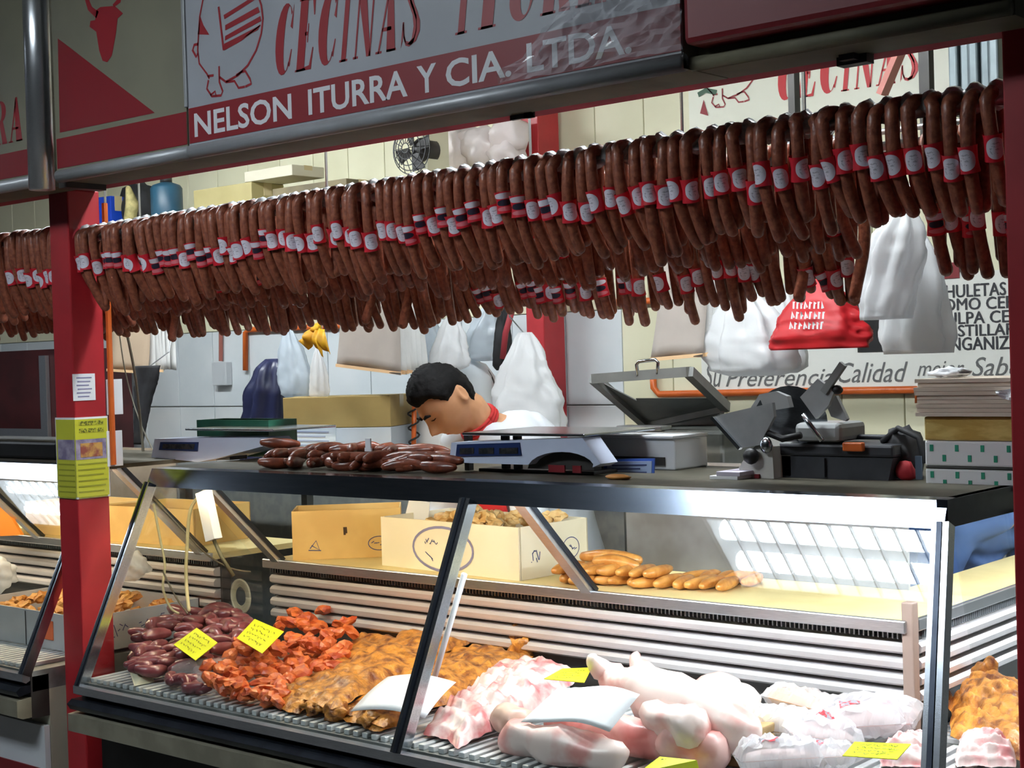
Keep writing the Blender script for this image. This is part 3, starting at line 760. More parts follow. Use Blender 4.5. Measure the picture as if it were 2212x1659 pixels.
# left scale
sY = 2.95
t = thing('counter_scale', 'small white counter scale with one dark display at the left end of the counter', 'scale', (PY(440,990,sY).x, sY+.1, TZ))
obj('housing', prism_px([(334,948),(432,946),(560,946),(575,962),(470,990),(430,998),(327,988)], sY, .12), M_scale, t)
pnl = obj('display_panel', prism_px([(346,955),(428,955),(426,975),(343,972)], sY-.003, .003), M_disp, t)
obj('display', prism_px([(352,959),(420,959),(418,971),(350,969)], sY-.005, .002), M_lcd, pnl)
pa, pb = PY(420,930,sY), PY(560,945,sY)
obj('pan', MB().bbox((PY(400,940,sY).x,sY+.0,1.405),(PY(590,940,sY).x,sY+.26,1.412), .002), M_steel, t)
obj('neck', MB().box((PY(370,985,sY).x,sY+.03,TZ),(PY(480,985,sY).x,sY+.10,1.352)), M_black, t)
# green crate behind it, black column
gr = thing('green_crate', 'green plastic crate rim behind the small white scale', 'crate', (PY(500,940,3.15).x, 3.2, TZ))
M_green = mat('green_plastic', sc(28,92,70), sc(24,80,60), 8, .45)
a, b = PY(425,918,3.12), PY(580,918,3.12)
obj('side', MB().box((a.x,3.12,TZ),(b.x,3.13,1.43)), M_green, gr); obj('side', MB().box((a.x,3.23,TZ),(b.x,3.24,1.43)), M_green, gr)
obj('end', MB().box((a.x,3.13,TZ),(a.x+.01,3.23,1.43)), M_green, gr); obj('end', MB().box((b.x-.01,3.13,TZ),(b.x,3.23,1.43)), M_green, gr)
# white cards hanging beside the post
for y0, y1, lab in ((820,895,'upper plain white card fixed beside the red post'), (932,1006,'lower plain white card fixed beside the red post')):
    p, q = PX(222,y0,-3.832), PX(258,y1,-3.832)
    one('white_card', MB().bbox((-3.8345,p.y+.012,q.z), (-3.829,q.y+.012,p.z), .001), M_paper, lab, 'card')
# notices on the post
nt_ = thing('notice', 'small white printed notice on the red post', 'notice', tuple(PX(181,836,PXR)))
p, q = PX(156,808,PXR), PX(206,864,PXR)
obj('sheet', MB().box((PXR,p.y,q.z),(PXR+.002,q.y,p.z)), M_paper, nt_)
for k in range(6):
    z = lerp(p.z-.012, q.z+.012, k/5); obj('print_line', MB().box((PXR+.002,p.y+.012+.003*(k%2),z-.002),(PXR+.0025,q.y-.012-.005*(k%3),z+.002)), mat('faint_ink', sc(140,138,170), None, rough=.7), nt_)
M_yel = mat('yellow_poster', sc(206,206,60), sc(198,198,64), 5, .3, coat=.5)
yp_ = thing('poster', 'yellow laminated poster with a food picture wrapped around the red post', 'poster', (PXR, 2.5, 1.2))
zt, zb = PX(190,905,PXR).z, PX(190,1072,PXR).z
obj('border', MB().box((PXL-.001,2.4975,zb-.006),(PXR,2.5,zt+.006)).box((PXR,2.4975,zb-.006),(PXR+.0025,2.612,zt+.006)), M_paper, yp_)
sh = obj('sheet', MB().box((PXL+.004,2.496,zb),(PXR,2.4975,zt)).box((PXR+.0025,2.496,zb),(PXR+.004,2.608,zt)), M_yel, yp_)
H = zt-zb
obj('picture', MB().box((PXR+.004,2.497,zb+H*.48),(PXR+.0048,2.602,zb+H*.74)), mat('picture_frame_print', sc(120,110,140), sc(170,160,180), 30, .4), sh)
obj('picture', MB().box((PXL+.012,2.4952,zb+H*.48),(PXR,2.496,zb+H*.74)), MATS['picture_frame_print'], sh)
obj('food_print', MB().box((PXR+.0048,2.512,zb+H*.51),(PXR+.0055,2.588,zb+H*.69)), mat('food_print_mat', sc(206,160,90), sc(150,80,70), 40, .4), sh)
for k in range(2):
    obj('headline', MB().box((PXR+.004,2.51,zt-.018-k*.022),(PXR+.0048,2.595,zt-.006-k*.022)), mat('olive_ink', sc(96,100,30), sc(190,190,60), 160, .5, mixpos=(.45,.55)), sh)
for k in range(7):
    z = zb+H*.42-k*.0165
    obj('print_line', MB().box((PXR+.004,2.503,z-.0022),(PXR+.0048,2.602-.006*(k%3),z+.0022)), mat('olive_line', sc(150,152,44), None, rough=.5), sh)
    obj('print_line', MB().box((PXL+.012,2.4952,z-.0022),(PXR-.004,2.496,z+.0022)), MATS['olive_line'], sh)

# heap of chorizo links on the counter
rnd = random.Random(5)
heap = []
def chorizo_link(c, ang, L, r, bend, tilt, lab, grp, m, name='chorizo_link'):
    pts = []
    for k in range(7):
        s = (k/6-.5); pts.append(V((L*s*math.cos(ang) - bend*(1-4*s*s)*math.sin(ang), L*s*math.sin(ang) + bend*(1-4*s*s)*math.cos(ang), tilt*s*L + .3*bend*(1-4*s*s))) + V(c))
    rs = [r*k for k in (.62,.9,1,1.02,1,.9,.62)]
    return one(name, MB().tube(pts, rs, 9, round_ends=True), m, lab, 'sausage', grp, True)
for i in range(46):
    u = (i % 15)/14; lay = i//15
    px = lerp(455, 930, u)*1.0 + rnd.uniform(-12, 12)
    base = PZ(px, 1024 - 3*(1-u), TZ); lift = .016 + lay*.0165
    c = V((base.x + rnd.uniform(-.02,.02), 2.77 + .045*rnd.random() + .02*lay + (.045 if lay == 2 else 0), TZ + lift + rnd.uniform(0,.006)))
    if lay == 2 and (u < .1 or u > .9): c.z -= .012
    straight = u > .72
    ang = rnd.uniform(-.3,.3) if straight else rnd.uniform(.7, 2.2)
    chorizo_link(c, ang, rnd.uniform(.11,.15) if straight else rnd.uniform(.07,.10), rnd.uniform(.014,.018), rnd.uniform(-.012,.02), rnd.uniform(-.12,.12),
        'reddish brown chorizo link in the heap on top of the counter', 'chorizo links heaped on the counter', M_chor)
one('sausage_tag', MB().box((-2.905,2.79,1.375),(-2.885,2.794,1.40)).box((-2.908,2.79,1.365),(-2.882,2.794,1.375)), M_paper, 'small white tag on the chorizo heap near the bent man', 'tag')
one('cloth_scrap', MB().blob((-2.80,2.80,1.325), (.05,.03,.012), amp=.3, sub=2), mat('tan_scrap', sc(150,116,84), sc(120,90,66), 20, .7), 'tan flat sausage end lying at the foot of the scale', 'sausage', smooth=True)

# white cabinet and blue edged card
t = thing('white_cabinet', 'low white appliance with a dark slot right of the pale blue scale', 'appliance', (PY(1360,1030,3.08).x, 3.13, TZ))
a, b = PY(1262,944,3.08), PY(1452,945,3.08)
obj('body', MB().bbox((a.x,3.09,TZ),(b.x,3.24,a.z-.002), .004), M_wht, t)
obj('slot', MB().box((PY(1290,985,3.08).x,3.084,PY(1290,1002,3.08).z),(PY(1432,985,3.08).x,3.09,PY(1290,985,3.08).z)), M_dark, t)
obj('lid', MB().bbox((a.x-.005,3.08,a.z-.002),(b.x+.003,3.24,a.z+.006), .002), M_wht, t)
c_ = thing('blue_card', 'white card with a blue border leaning on the white appliance', 'card', (PY(1360,1035,3.0).x, 3.0, TZ))
obj('card_back', prism_px([(1306,992),(1414,990),(1412,1038),(1302,1038)], 3.0, .003), mat('card_blue', sc(70,104,190), None, rough=.4), c_)
obj('card_face', prism_px([(1312,997),(1408,996),(1406,1036),(1310,1036)], 2.998, .002), mat('pale_blue_face', sc(170,190,226), None, rough=.4), c_)
for k in range(4):
    obj('print_line', prism_px([(1322,1004+k*8),(1396-(k%2)*14,1003+k*8),(1396-(k%2)*14,1006+k*8),(1322,1007+k*8)], 2.996, .0015), M_blueink, c_)
one('food_slice', MB().blob(PZ(1335,1030,TZ+.006), (.035,.02,.007), amp=.25, sub=2), mat('orange_slice', sc(206,140,70), None, rough=.5), 'flat orange brown piece of food at the edge of the counter', 'food', smooth=True)

# vacuum packer with raised lid
t = thing('vacuum_packer', 'dark steel packing machine with raised window lid and handle', 'machine', (-2.75, 4.0, 0))
M_pk = mat('packer_steel', sc(150,152,150), sc(136,138,136), 8, .45, .3); M_pkd = mat('packer_dark', sc(62,64,60), sc(74,76,72), 10, .5)
bl, br = PY(1340,940,3.75), PY(1560,940,3.75)
obj('body', MB().bbox((bl.x,3.75,.0),(br.x,4.25,PY(1400,930,3.75).z), .01), M_pkd, t)
lb = PY(1345,922,3.75)
obj('rim', MB().bbox((bl.x-.01,3.74,lb.z-.012),(PY(1432,920,3.75).x,3.80,lb.z+.004), .004), M_alu, t)
TL, TR, BR, BL = PY(1283,818,3.72), PY(1488,803,3.72), PY(1568,880,4.05), PY(1396,916,4.05)
for a, b in ((TL,TR),(TR,BR),(BR,BL),(BL,TL)): obj('lid_frame', MB().beam(a, b, .028, .03), M_pk, t)
obj('lid_side', MB().prism([TL, BL, BL.lerp(BR,.32), TL.lerp(TR,.12).lerp(BL,.25)], V((0,.01,0))), M_pk, t)
obj('lid_side', MB().prism([BL, BR, BR.lerp(TR,.28), BL.lerp(TL,.45).lerp(TR,.2)], V((0,.01,0))), M_pk, t)
obj('back_plate', MB().bbox((PY(1400,930,4.1).x,4.06,1.2),(PY(1570,930,4.1).x,4.09,PY(1500,872,4.06).z), .004), M_pk, t)
h0, h1 = PY(1378,812,3.71), PY(1420,808,3.71)
obj('handle', MB().tube([h0, h0+V((-.004,0,.035)), h0+V((.006,0,.044)), h1+V((-.006,0,.044)), h1+V((.004,0,.035)), h1], .0055, 8), M_steel, t, smooth=True)
obj('control_box', MB().box((PY(1480,980,3.74).x,3.742,PY(1480,1000,3.74).z),(PY(1508,980,3.74).x,3.75,PY(1480,975,3.74).z)), M_pk, t)

# meat slicer
t = thing('meat_slicer', 'grey and white meat slicer standing on the counter left of the black toolbox', 'slicer', (PZ(1640,1036,TZ).x, 2.98, TZ))
yS = 2.96
M_cast = mat('cast_white', sc(222,220,214), sc(206,204,198), 12, .35, .1); M_gry = mat('slicer_grey', sc(170,172,172), sc(154,156,156), 10, .45, .25)
obj('base', MB().prism([PY(a,b,yS) for a, b in ((1600,1040),(1596,1010),(1612,985),(1632,962),(1655,945),(1668,965),(1672,1040))], V((0,.12,0))), M_cast, t)
obj('carriage_plate', MB().prism([PY(a,b,yS-.01) for a, b in ((1540,902),(1560,895),(1668,870),(1672,900),(1640,962),(1598,968))], V((0,.012,0))), M_gry, t)
obj('plate_edge', MB().beam(PY(1540,902,yS-.012), PY(1600,969,yS-.012), .008, .014, V((0,-1,0))), M_steel, t)
bc = PY(1706,915,yS+.07)
Mb = Matrix.Translation(bc) @ Matrix.Rotation(PI/2, 4, 'X') @ Matrix.Rotation(.3, 4, 'Y')
obj('blade', MB().lathe([(.004,-.006),(.06,-.004),(.088,0),(.06,.004),(.004,.006)], Mb, 28), M_steel, t)
obj('blade_guard', MB().prism([PY(a,b,yS+.05) for a, b in ((1622,880),(1640,852),(1676,845),(1700,856),(1706,880),(1660,888))], V((0,.03,0))), M_gry, t)
obj('pusher_plate', MB().prism([PY(a,b,yS+.02) for a, b in ((1728,858),(1766,818),(1802,845),(1790,875),(1762,905))], V((0,.012,0))), M_gry, t)
obj('pusher_plate', MB().prism([PY(a,b,yS+.05) for a, b in ((1780,862),(1806,855),(1830,905),(1826,910),(1795,900))], V((0,.012,0))), M_gry, t)
obj('arm', MB().beam(PY(1780,848,yS+.02), PY(1822,786,yS+.02), .012, .016), M_pk, t)
obj('arm_knob', MB().blob(PY(1808,842,yS+.03), (.014,.012,.011), amp=.1, sub=2), M_black, t, smooth=True)
obj('rail', MB().tube([PY(1735,895,yS-.01), PY(1748,915,yS-.01), PY(1776,952,yS-.01)], .006, 8), M_steel, t, smooth=True)
obj('motor', MB().bbox((PY(1700,935,yS).x,yS+.03,PY(1700,956,yS).z),(PY(1800,935,yS).x,yS+.16,PY(1700,915,yS).z), .012), M_gry, t)
obj('knob', MB().blob(PY(1622,985,yS-.015), (.02,.016,.02), amp=.05, sub=2), M_black, t, smooth=True)
obj('bracket', MB().tube([PY(1638,905,yS), PY(1645,930,yS), PY(1690,948,yS), PY(1730,940,yS)], .008, 8), M_black, t, smooth=True)
obj('bolt', MB().blob(PY(1655,962,yS-.012), (.016,.01,.02), amp=.05, sub=2), M_steel, t, smooth=True)
obj('foot', MB().bbox((PY(1710,1030,yS+.1).x,yS+.04,TZ),(PY(1740,1030,yS+.1).x,yS+.1,PY(1740,955,yS+.05).z), .004), M_gry, t)
obj('switch', MB().box((PY(1632,1030,yS).x,yS-.006,PY(1632,1036,yS).z),(PY(1642,1030,yS).x,yS,PY(1632,1024,yS).z)), M_redpaint, t)
# paper pads
for k, (a, b, z0, z1, lab) in enumerate(((1512,1600,TZ,TZ+.008,'lowest white paper pad beside the slicer'), (1530,1606,TZ+.0082,TZ+.018,'lilac paper pad lying on the white pad beside the slicer'))):
    p, q = PZ(a,1038,TZ), PZ(b,1036,TZ)
    one('paper_pad', MB().bbox((p.x,2.90,z0),(q.x,3.02,z1), .001), (M_paper if k == 0 else mat('lilac_paper', sc(196,190,206), None, rough=.7)), lab, 'paper pad')
# toolbox
t = thing('toolbox', 'black plastic toolbox with an orange latch', 'toolbox', (PZ(1800,1040,TZ).x, 3.08, TZ))
M_tb = mat('toolbox_black', sc(44,46,52), sc(54,56,62), 14, .5)
a, b, c3 = PY(1672,1040,3.0), PY(1782,1040,3.0), PY(1930,1040,3.0)
zt_ = PY(1700,985,3.0).z; zl = PY(1700,958,3.0).z
obj('body', MB().prism([(a.x+.012,3.0,TZ),(c3.x-.012,3.0,TZ),(c3.x,3.0,zt_),(a.x,3.0,zt_)], V((0,.17,0))), M_tb, t)
obj('lid', MB().bbox((a.x-.004,2.995,zt_+.001),(c3.x+.004,3.175,zl), .006), M_tb, t)
obj('rib', MB().box((b.x-.004,2.992,TZ+.004),(b.x+.004,3.0,zt_-.003)), M_tb, t)
la, lb_ = PY(1824,955,2.99), PY(1868,975,2.99)
obj('latch', MB().bbox((la.x,2.978,lb_.z),(lb_.x,2.994,la.z), .003), M_orange, t)
obj('handle', MB().tube([(b.x,3.08,zl),(b.x+.01,3.08,zl+.012),(c3.x-.05,3.08,zl+.012),(c3.x-.04,3.08,zl)], .006, 8), M_tb, t, smooth=True)
# bag next to it
t = thing('black_bag', 'slouching black bag with a red pocket between toolbox and paper stack', 'bag', (PZ(1960,1040,TZ).x, 3.05, TZ))
p = PY(1952,985,3.09)
M_bag = mat('black_cloth', sc(30,30,32), sc(44,44,48), 14, .75)
bb = MB().blob((p.x,3.09,1.366), (.05,.06,.055), amp=.35, freq=2.2, sub=3, seed=3); bb.v = [V((q.x,q.y,max(TZ,q.z))) for q in bb.v]
obj('bag_body', bb, M_bag, t, smooth=True)
obj('strap', MB().tube([PY(1905,955,3.05),PY(1940,925,3.05),PY(1985,945,3.04),PY(1998,1000,3.03)], .007, 6), M_bag, t, smooth=True)
p = PY(1952,1020,3.02); bb = MB().blob((p.x,3.03,1.33), (.024,.015,.024), amp=.25, sub=2); bb.v = [V((q.x,q.y,max(TZ,q.z))) for q in bb.v]
obj('red_pocket', bb, mat('red_cloth', sc(170,34,44), None, rough=.7), t, smooth=True)
p = PY(1985,1000,3.01)
obj('buckle', MB().beam(PY(1984,985,3.01), PY(1986,1036,3.01), .014, .006, V((0,-1,0))), mat('slate_blue', sc(70,84,100), None, rough=.6), t)
# stack of paper and packs at the corner
yk = 2.98
xs0, xs1 = PY(1998,1000,yk).x, PY(1998,1000,yk).x+.20
M_gp = mat('green_mark', sc(40,150,120), None, rough=.5)
def pack(y0, y1, m_, lab, x0=xs0, x1=xs1, cat='paper pack', marks=False, sheets=0):
    z1, z0 = PY(2000,y0,yk).z, PY(2000,y1,yk).z
    t_ = thing('paper_pack', lab, cat, ((x0+x1)/2, yk+.11, z0))
    if sheets:
        rr = random.Random(3)
        for k in range(sheets):
            za, zb_ = lerp(z0, z1, k/sheets), lerp(z0, z1, (k+.93)/sheets); j = rr.uniform(-.004,.004)
            obj('sheet_bundle', MB().box((x0-.012+j,yk-.008+j,za),(x1+j,yk+.225+j,zb_)), m_, t_)
    else: obj('wrapper', MB().bbox((x0,yk,z0),(x1,yk+.22,z1), .004), m_, t_)
    if marks:
        for k in range(7):
            xx = x0+.016+k*.028; zz = lerp(z0, z1, .72-.4*(k%2))
            obj('green_mark', MB().bbox((xx-.004,yk-.0012,zz-.007),(xx+.004,yk,zz+.007), .0004), M_gp, t_)
            obj('green_mark', MB().bbox((x1,yk+.02+k*.028,zz-.007),(x1+.0012,yk+.028+k*.028,zz+.007), .0004), M_gp, t_)
    return t_
pack(1012, 1056, M_paper, 'white paper pack with green marks at the bottom of the corner stack', marks=True)
pack(1006, 1012, M_dark, 'thin dark slab between the two white packs of the corner stack', cat='slab')
pack(952, 1006, M_paper, 'white paper pack with green marks under the golden pack', marks=True)
pack(900, 951, mat('gold_wrap', sc(196,160,84), sc(224,196,120), 18, .3, coat=.5, stretch=(1,1,3)), 'golden wrapped pack in the middle of the corner stack')
pack(818, 899, mat('cream_sheets', sc(226,212,196), sc(214,198,180), 5, .7), 'thick pile of cream wrapping sheets on top of the corner stack', sheets=9)
p = PY(2045,812,3.04)
cr = MB().blob((p.x,3.06,PY(2000,817,yk).z+.008), (.04,.05,.012), amp=.6, freq=2.5, sub=3, seed=8); zf = PY(2000,817,yk).z; cr.v = [V((q.x,q.y,max(zf+.0005,q.z))) for q in cr.v]
one('crumpled_paper', cr, M_paper, 'crumpled white paper lying on the pile of cream sheets', 'paper', smooth=True)
one('plastic_scrap', MB().sheet([PY(2150,845,yk-.02),PY(2195,838,yk-.02),PY(2190,865,yk-.02),PY(2165,862,yk-.02)], 6, 4, lambda u, v: (0,-.006*math.sin(6*u+4*v),0)), M_paper, 'white plastic scrap hanging over the pile of cream sheets', 'plastic scrap')
# ------------------------------------------------------------------ cartons and food on the shelf at the back of the case
SZ = .9855
M_card = mat('tan_cardboard', sc(226,190,120), sc(214,176,108), 8, .7); M_cardin = mat('cardboard_inside', sc(176,138,86), sc(160,124,78), 8, .8)
M_wbox = mat('white_cardboard', sc(240,232,206), sc(232,222,194), 6, .6)
def carton(name, label, corner, ang, lu, lv, h, m_, flaps=True, cat='cardboard box'):
    """open carton: corner nearest the viewer, u along ang, v to the left of u"""
    t = thing(name, label, cat, corner); u = V((math.cos(ang), math.sin(ang), 0)); v = V((-math.sin(ang), math.cos(ang), 0)); z = V((0,0,1)); c = V(corner); th = .005
    def panel(nm, o_, a, la, b, lb): obj(nm, MB().prism([o_, o_+a*la, o_+a*la+b*lb, o_+b*lb], a.cross(b)*-th if False else a.cross(b)*th), m_, t)
    panel('side', c, u, lu, z, h); panel('side', c+v*(lv-th), u, lu, z, h)
    obj('end', MB().prism([c+v*th, c+v*(lv-th), c+v*(lv-th)+z*h, c+v*th+z*h], u*th), m_, t)
    obj('end', MB().prism([c+u*(lu-th)+v*th, c+u*(lu-th)+v*(lv-th), c+u*(lu-th)+v*(lv-th)+z*h, c+u*(lu-th)+v*th+z*h], u*th), m_, t)
    obj('bottom', MB().prism([c+u*th+v*th+z*.001, c+u*(lu-th)+v*th+z*.001, c+u*(lu-th)+v*(lv-th)+z*.001, c+u*th+v*(lv-th)+z*.001], z*.004), M_cardin, t)
    return t, c, u, v
def mark_on(parent, c, a, n, strokes, wd, m_, name='print_mark', off=.0065):
    """strokes given in metres in the plane (a, z) at c, lifted along n"""
    m = MB()
    for st in strokes: m.ribbon([c + a*x + V((0,0,1))*y + n*off for x, y in st], wd, n)
    return obj(name, m, m_, parent)
ell = lambda cx, cy, rx, ry, a0=0, a1=360, n=28: [(cx+rx*math.cos(math.radians(lerp(a0,a1,k/n))), cy+ry*math.sin(math.radians(lerp(a0,a1,k/n)))) for k in range(n+1)]
def scrib(rnd, cx, cy, w_, h_, n): return [[(cx+w_*(i/n-.5)+rnd.uniform(-.004,.004), cy+rnd.uniform(-h_,h_)), (cx+w_*((i+1)/n-.5), cy+rnd.uniform(-h_,h_))] for i in range(n)]
rnd = random.Random(11)
k0 = PZ(615,1213,SZ)
t, c, u, v = carton('cardboard_box', 'open tan cardboard box lying at an angle on the left part of the shelf', (k0.x, k0.y+.035, SZ), math.radians(44), .345, .20, PY(615,1104,k0.y+.035).z-SZ, M_card)
mark_on(t, c, u, V((u.y,-u.x,0)), [ell(.275,.045,.035,.022), *scrib(rnd,.275,.045,.05,.008,6)], .0025, M_blueink)
mark_on(t, c, u, V((u.y,-u.x,0)), [[(.055,.035),(.075,.06),(.085,.03),(.06,.045)], [(.05,.03),(.09,.028)]], .003, M_blueink)
mark_on(t, c, u, V((u.y,-u.x,0)), [[(.165,.10),(.166,.075)], [(.17,.10),(.171,.08)]], .007, mat('brown_ink', sc(70,50,30), None, rough=.7))
mark_on(t, c, v, -u, [*scrib(rnd,.05,.05,.04,.014,6), *scrib(rnd,.14,.06,.05,.012,6)], .0025, M_blueink, off=.0012)
cw = V((-2.66,3.135,SZ)); hw = PY(1130,1140,3.135).z-SZ
t, c, u, v = carton('white_box', 'white cardboard box with a round blue ring logo in the middle of the shelf', (-2.66-.585*math.cos(math.radians(4)),3.135+.585*math.sin(math.radians(4)),SZ), math.radians(-4), .585, .29, hw, M_wbox)
nf = V((u.y,-u.x,0))
mark_on(t, c, u, nf, [ell(.275,.068,.128,.064)], .008, mat('ring_ink', sc(128,126,160), None, rough=.6), 'ring_logo')
mark_on(t, c, u, nf, [*scrib(rnd,.225,.088,.06,.010,8), *scrib(rnd,.33,.084,.07,.010,9), [(.205,.052),(.225,.040),(.232,.030)], [(.20,.056),(.232,.036)]], .0028, M_blueink)
mark_on(t, c, u, nf, [ell(.318,.040,.016,.013), ell(.318,.040,.008,.006), [(.318,.055),(.325,.066),(.342,.070)]], .009, M_blueink)
mark_on(t, c+u*.585, v, u, [*scrib(rnd,.06,.06,.04,.02,7)], .003, M_blueink, off=.0012)
mark_on(t, c+u*.585, v, u, [ell(.21,.07,.035,.03), *scrib(rnd,.21,.07,.05,.01,6)], .0025, M_blueink, off=.0012)
M_crackl = mat('crackling', sc(196,150,84), sc(226,196,140), 30, .6, bump=.3)
for i in range(26):
    a, b = rnd.uniform(.05,.54), rnd.uniform(.05,.24)
    p = c + u*a + v*b + V((0,0,hw-.015+rnd.uniform(0,.035)*(1 if a > .2 else .3)))
    one('crackling', MB().blob(p, (rnd.uniform(.018,.034), rnd.uniform(.015,.026), rnd.uniform(.012,.02)), amp=.5, sub=2, seed=i*1.3, spiky=True), M_crackl, 'pale piece of pork crackling heaped in the white box', 'crackling', 'cracklings heaped in the white box')
pc = PY(868,1130,3.30)
one('white_card', MB().prism([PY(866,1150,3.3),PY(925,1132,3.3),PY(928,1085,3.3),PY(884,1078,3.3)], V((0,.002,0))), M_paper, 'blank white card sticking up from the left end of the white box', 'card')
# far left carton seen past the post
k0 = PZ(330,1168,SZ)
carton('cardboard_box', 'tan cardboard box on the shelf behind the cables at the left', (-4.62,3.14,SZ), math.radians(6), .44, .28, .13, M_card)
carton('cardboard_box', 'low tan box on the shelf just right of the red post', (-5.2,3.16,SZ), math.radians(0), .42, .28, .12, mat('pale_cardboard', sc(226,196,130), sc(232,206,150), 5, .7))
# pale sausages on the shelf
M_psaus = mat('pale_smoked_sausage', sc(190,122,52), sc(214,152,76), 40, .35, coat=.3, bump=.15)
for i in range(24):
    uu = (i % 12)/11
    p = PZ(lerp(1195,1545,uu), lerp(1252,1268,uu), SZ+.016)
    lay = i//12
    L = rnd.uniform(.10,.14)
    c_ = V((p.x+.0+lay*.015, p.y+.06+rnd.uniform(-.01,.015), SZ+.017+lay*.026))
    if lay and uu > .55: c_.z = SZ+.017; c_.y += .10
    chorizo_link(c_, rnd.uniform(1.2,1.9), L, rnd.uniform(.0145,.0175), rnd.uniform(-.006,.006), 0, 'golden brown smoked sausage lying on the shelf right of the white box', 'smoked sausages on the shelf', M_psaus, 'smoked_sausage')
for i, (x0, y0, x1, y1) in enumerate(((1262,1202,1378,1210),(1265,1225,1385,1238),(1290,1212,1372,1222))):
    a, b = PY(x0,y0,3.26-.02*i), PY(x1,y1,3.26-.02*i)
    one('smoked_sausage', MB().tube([a, a.lerp(b,.25)+V((0,0,.004)), a.lerp(b,.5)+V((0,0,.006)), a.lerp(b,.75)+V((0,0,.004)), b], [.014,.018,.019,.018,.014], 10, round_ends=True), M_psaus,
        ('topmost', 'lower', 'middle')[i]+' long smoked sausage lying across the others on the shelf', 'sausage', smooth=True)

# ------------------------------------------------------------------ cables at the left end of the case
M_cord = mat('beige_cord', sc(206,196,150), None, rough=.5)
def cord(pts, r, lab, m_=M_cord):
    P = [PY(x, y, Y) for x, y, Y in pts]; Q = []
    n = len(P)
    for i in range(n-1):
        p0_, p1__, p2, p3 = P[max(i-1,0)], P[i], P[i+1], P[min(i+2,n-1)]
        for k in range(6):
            s = k/6; Q.append(0.5*((2*p1__) + (p2-p0_)*s + (2*p0_-5*p1__+4*p2-p3)*s*s + (3*p1__-p0_-3*p2+p3)*s**3))
    Q.append(P[-1])
    return one('cable', MB().tube(Q, r, 7, round_ends=True), m_, lab, 'cable', smooth=True)
cord([(440,1062,2.84),(412,1100,2.82),(404,1180,2.8),(402,1250,2.78),(408,1318,2.75)], .0055, 'thick beige cable looping down above the dark sausages')
cord([(332,1090,2.78),(345,1160,2.78),(356,1220,2.78),(352,1270,2.76),(368,1312,2.74),(385,1325,2.73)], .004, 'thin beige cable hanging beside the left glass frame')
cord([(335,1080,2.80),(400,1150,2.85),(450,1200,2.9),(500,1228,2.95),(540,1235,3.0)], .0028, 'thin slanting wire crossing behind the beige cables', mat('grey_wire', sc(110,100,80), None, rough=.5))
cord([(352,1235,2.76),(380,1290,2.74),(405,1325,2.72)], .0028, 'dark wire running down between the two beige cables', mat('brown_wire', sc(90,80,60), None, rough=.5))
cord([(270,700,3.2),(290,800,3.2),(300,880,3.2),(308,960,3.2),(310,1000,3.2)], .005, 'thick pale cord hanging in front of the black cloth', mat('grey_cord', sc(150,146,130), None, rough=.6))
cord([(255,700,3.25),(268,790,3.25),(285,860,3.25),(310,930,3.22),(345,1000,3.2)], .0025, 'thin pale string slanting beside the thick cord', MATS['grey_cord'])
t = thing('power_strip', 'white multi socket hanging on its cable at the left end of the case', 'power strip', tuple(PY(455,1165,2.80)))
p, q = PY(440,1062,2.80), PY(462,1166,2.80)
d_ = (q-p); obj('body', MB().beam(p, q, .045, .03, V((0,-1,0))), M_wht, t)
obj('cable_stub', MB().tube([q, q+V((.02,.01,-.05)), q+V((.05,.03,-.11))], .006, 7), mat('grey_stub', sc(100,96,70), None, rough=.5), t, smooth=True)
cl = MB()
for k in range(5):
    cc = PY(520,1288,3.02+.008*k); rr = .046 - .004*k
    cl.tube([cc + V((rr*math.cos(a), 0, rr*1.15*math.sin(a))) for a in [2*PI*i/24 for i in range(25)]], .004, 6)
one('cable_coil', cl, film('clear_hose', (.80,.80,.68), .55, .3, .2), 'coil of clear hose hanging in front of the slats', 'hose coil', smooth=True)

# ------------------------------------------------------------------ meat on the deck
DZ = .7295
DECK[0] = True
M_purple = mat('blood_sausage', sc(112,52,58), sc(140,76,80), 25, .3, bump=.15, coat=.35)
M_chunk = mat('smoked_chunks', sc(176,66,26), sc(216,112,52), 26, .45, bump=.4, coat=.2)
M_rib = mat('smoked_rib', sc(112,54,22), sc(212,142,58), 34, .42, bump=1.0, mixpos=(.34,.60), coat=.25, bscale=45, detail=8)
M_raw = mat('raw_rib', sc(206,120,122), sc(240,218,212), 16, .35, bump=.3, coat=.3, mixpos=(.38,.58))
M_pork = mat('pale_pork', sc(226,158,150), sc(248,226,218), 9, .35, bump=.25, coat=.3, mixpos=(.36,.50))
M_porkd = mat('pink_pork', sc(204,124,120), sc(238,196,188), 8, .35, bump=.25, coat=.3)
M_skin = mat('pork_rind', sc(206,166,148), sc(222,186,168), 10, .4, coat=.2)
M_tag = mat('fluorescent_yellow_card', sc(232,240,30), sc(224,234,24), 6, .5)
def inside(poly, x, y):
    r = False; n = len(poly)
    for i in range(n):
        (x0,y0),(x1,y1) = poly[i], poly[(i+1) % n]
        if (y0 > y) != (y1 > y) and x < (x1-x0)*(y-y0)/(y1-y0)+x0: r = not r
    return r
def scatter(poly, n, H, seed, mind):
    rr = random.Random(seed); ys = [p[1] for p in poly]; xs = [p[0] for p in poly]; out = []; tries = 0
    while len(out) < n and tries < 6000:
        tries += 1
        x, y = rr.uniform(min(xs), max(xs)), rr.uniform(min(ys), max(ys))
        if not inside(poly, x, y): continue
        f = (max(ys)-y)/(max(ys)-min(ys)); P = PZ(x, y, DZ+.014+f*H)
        if all((P-q).length > mind for q, _ in out): out.append((P, f))
    return out
rnd = random.Random(21)
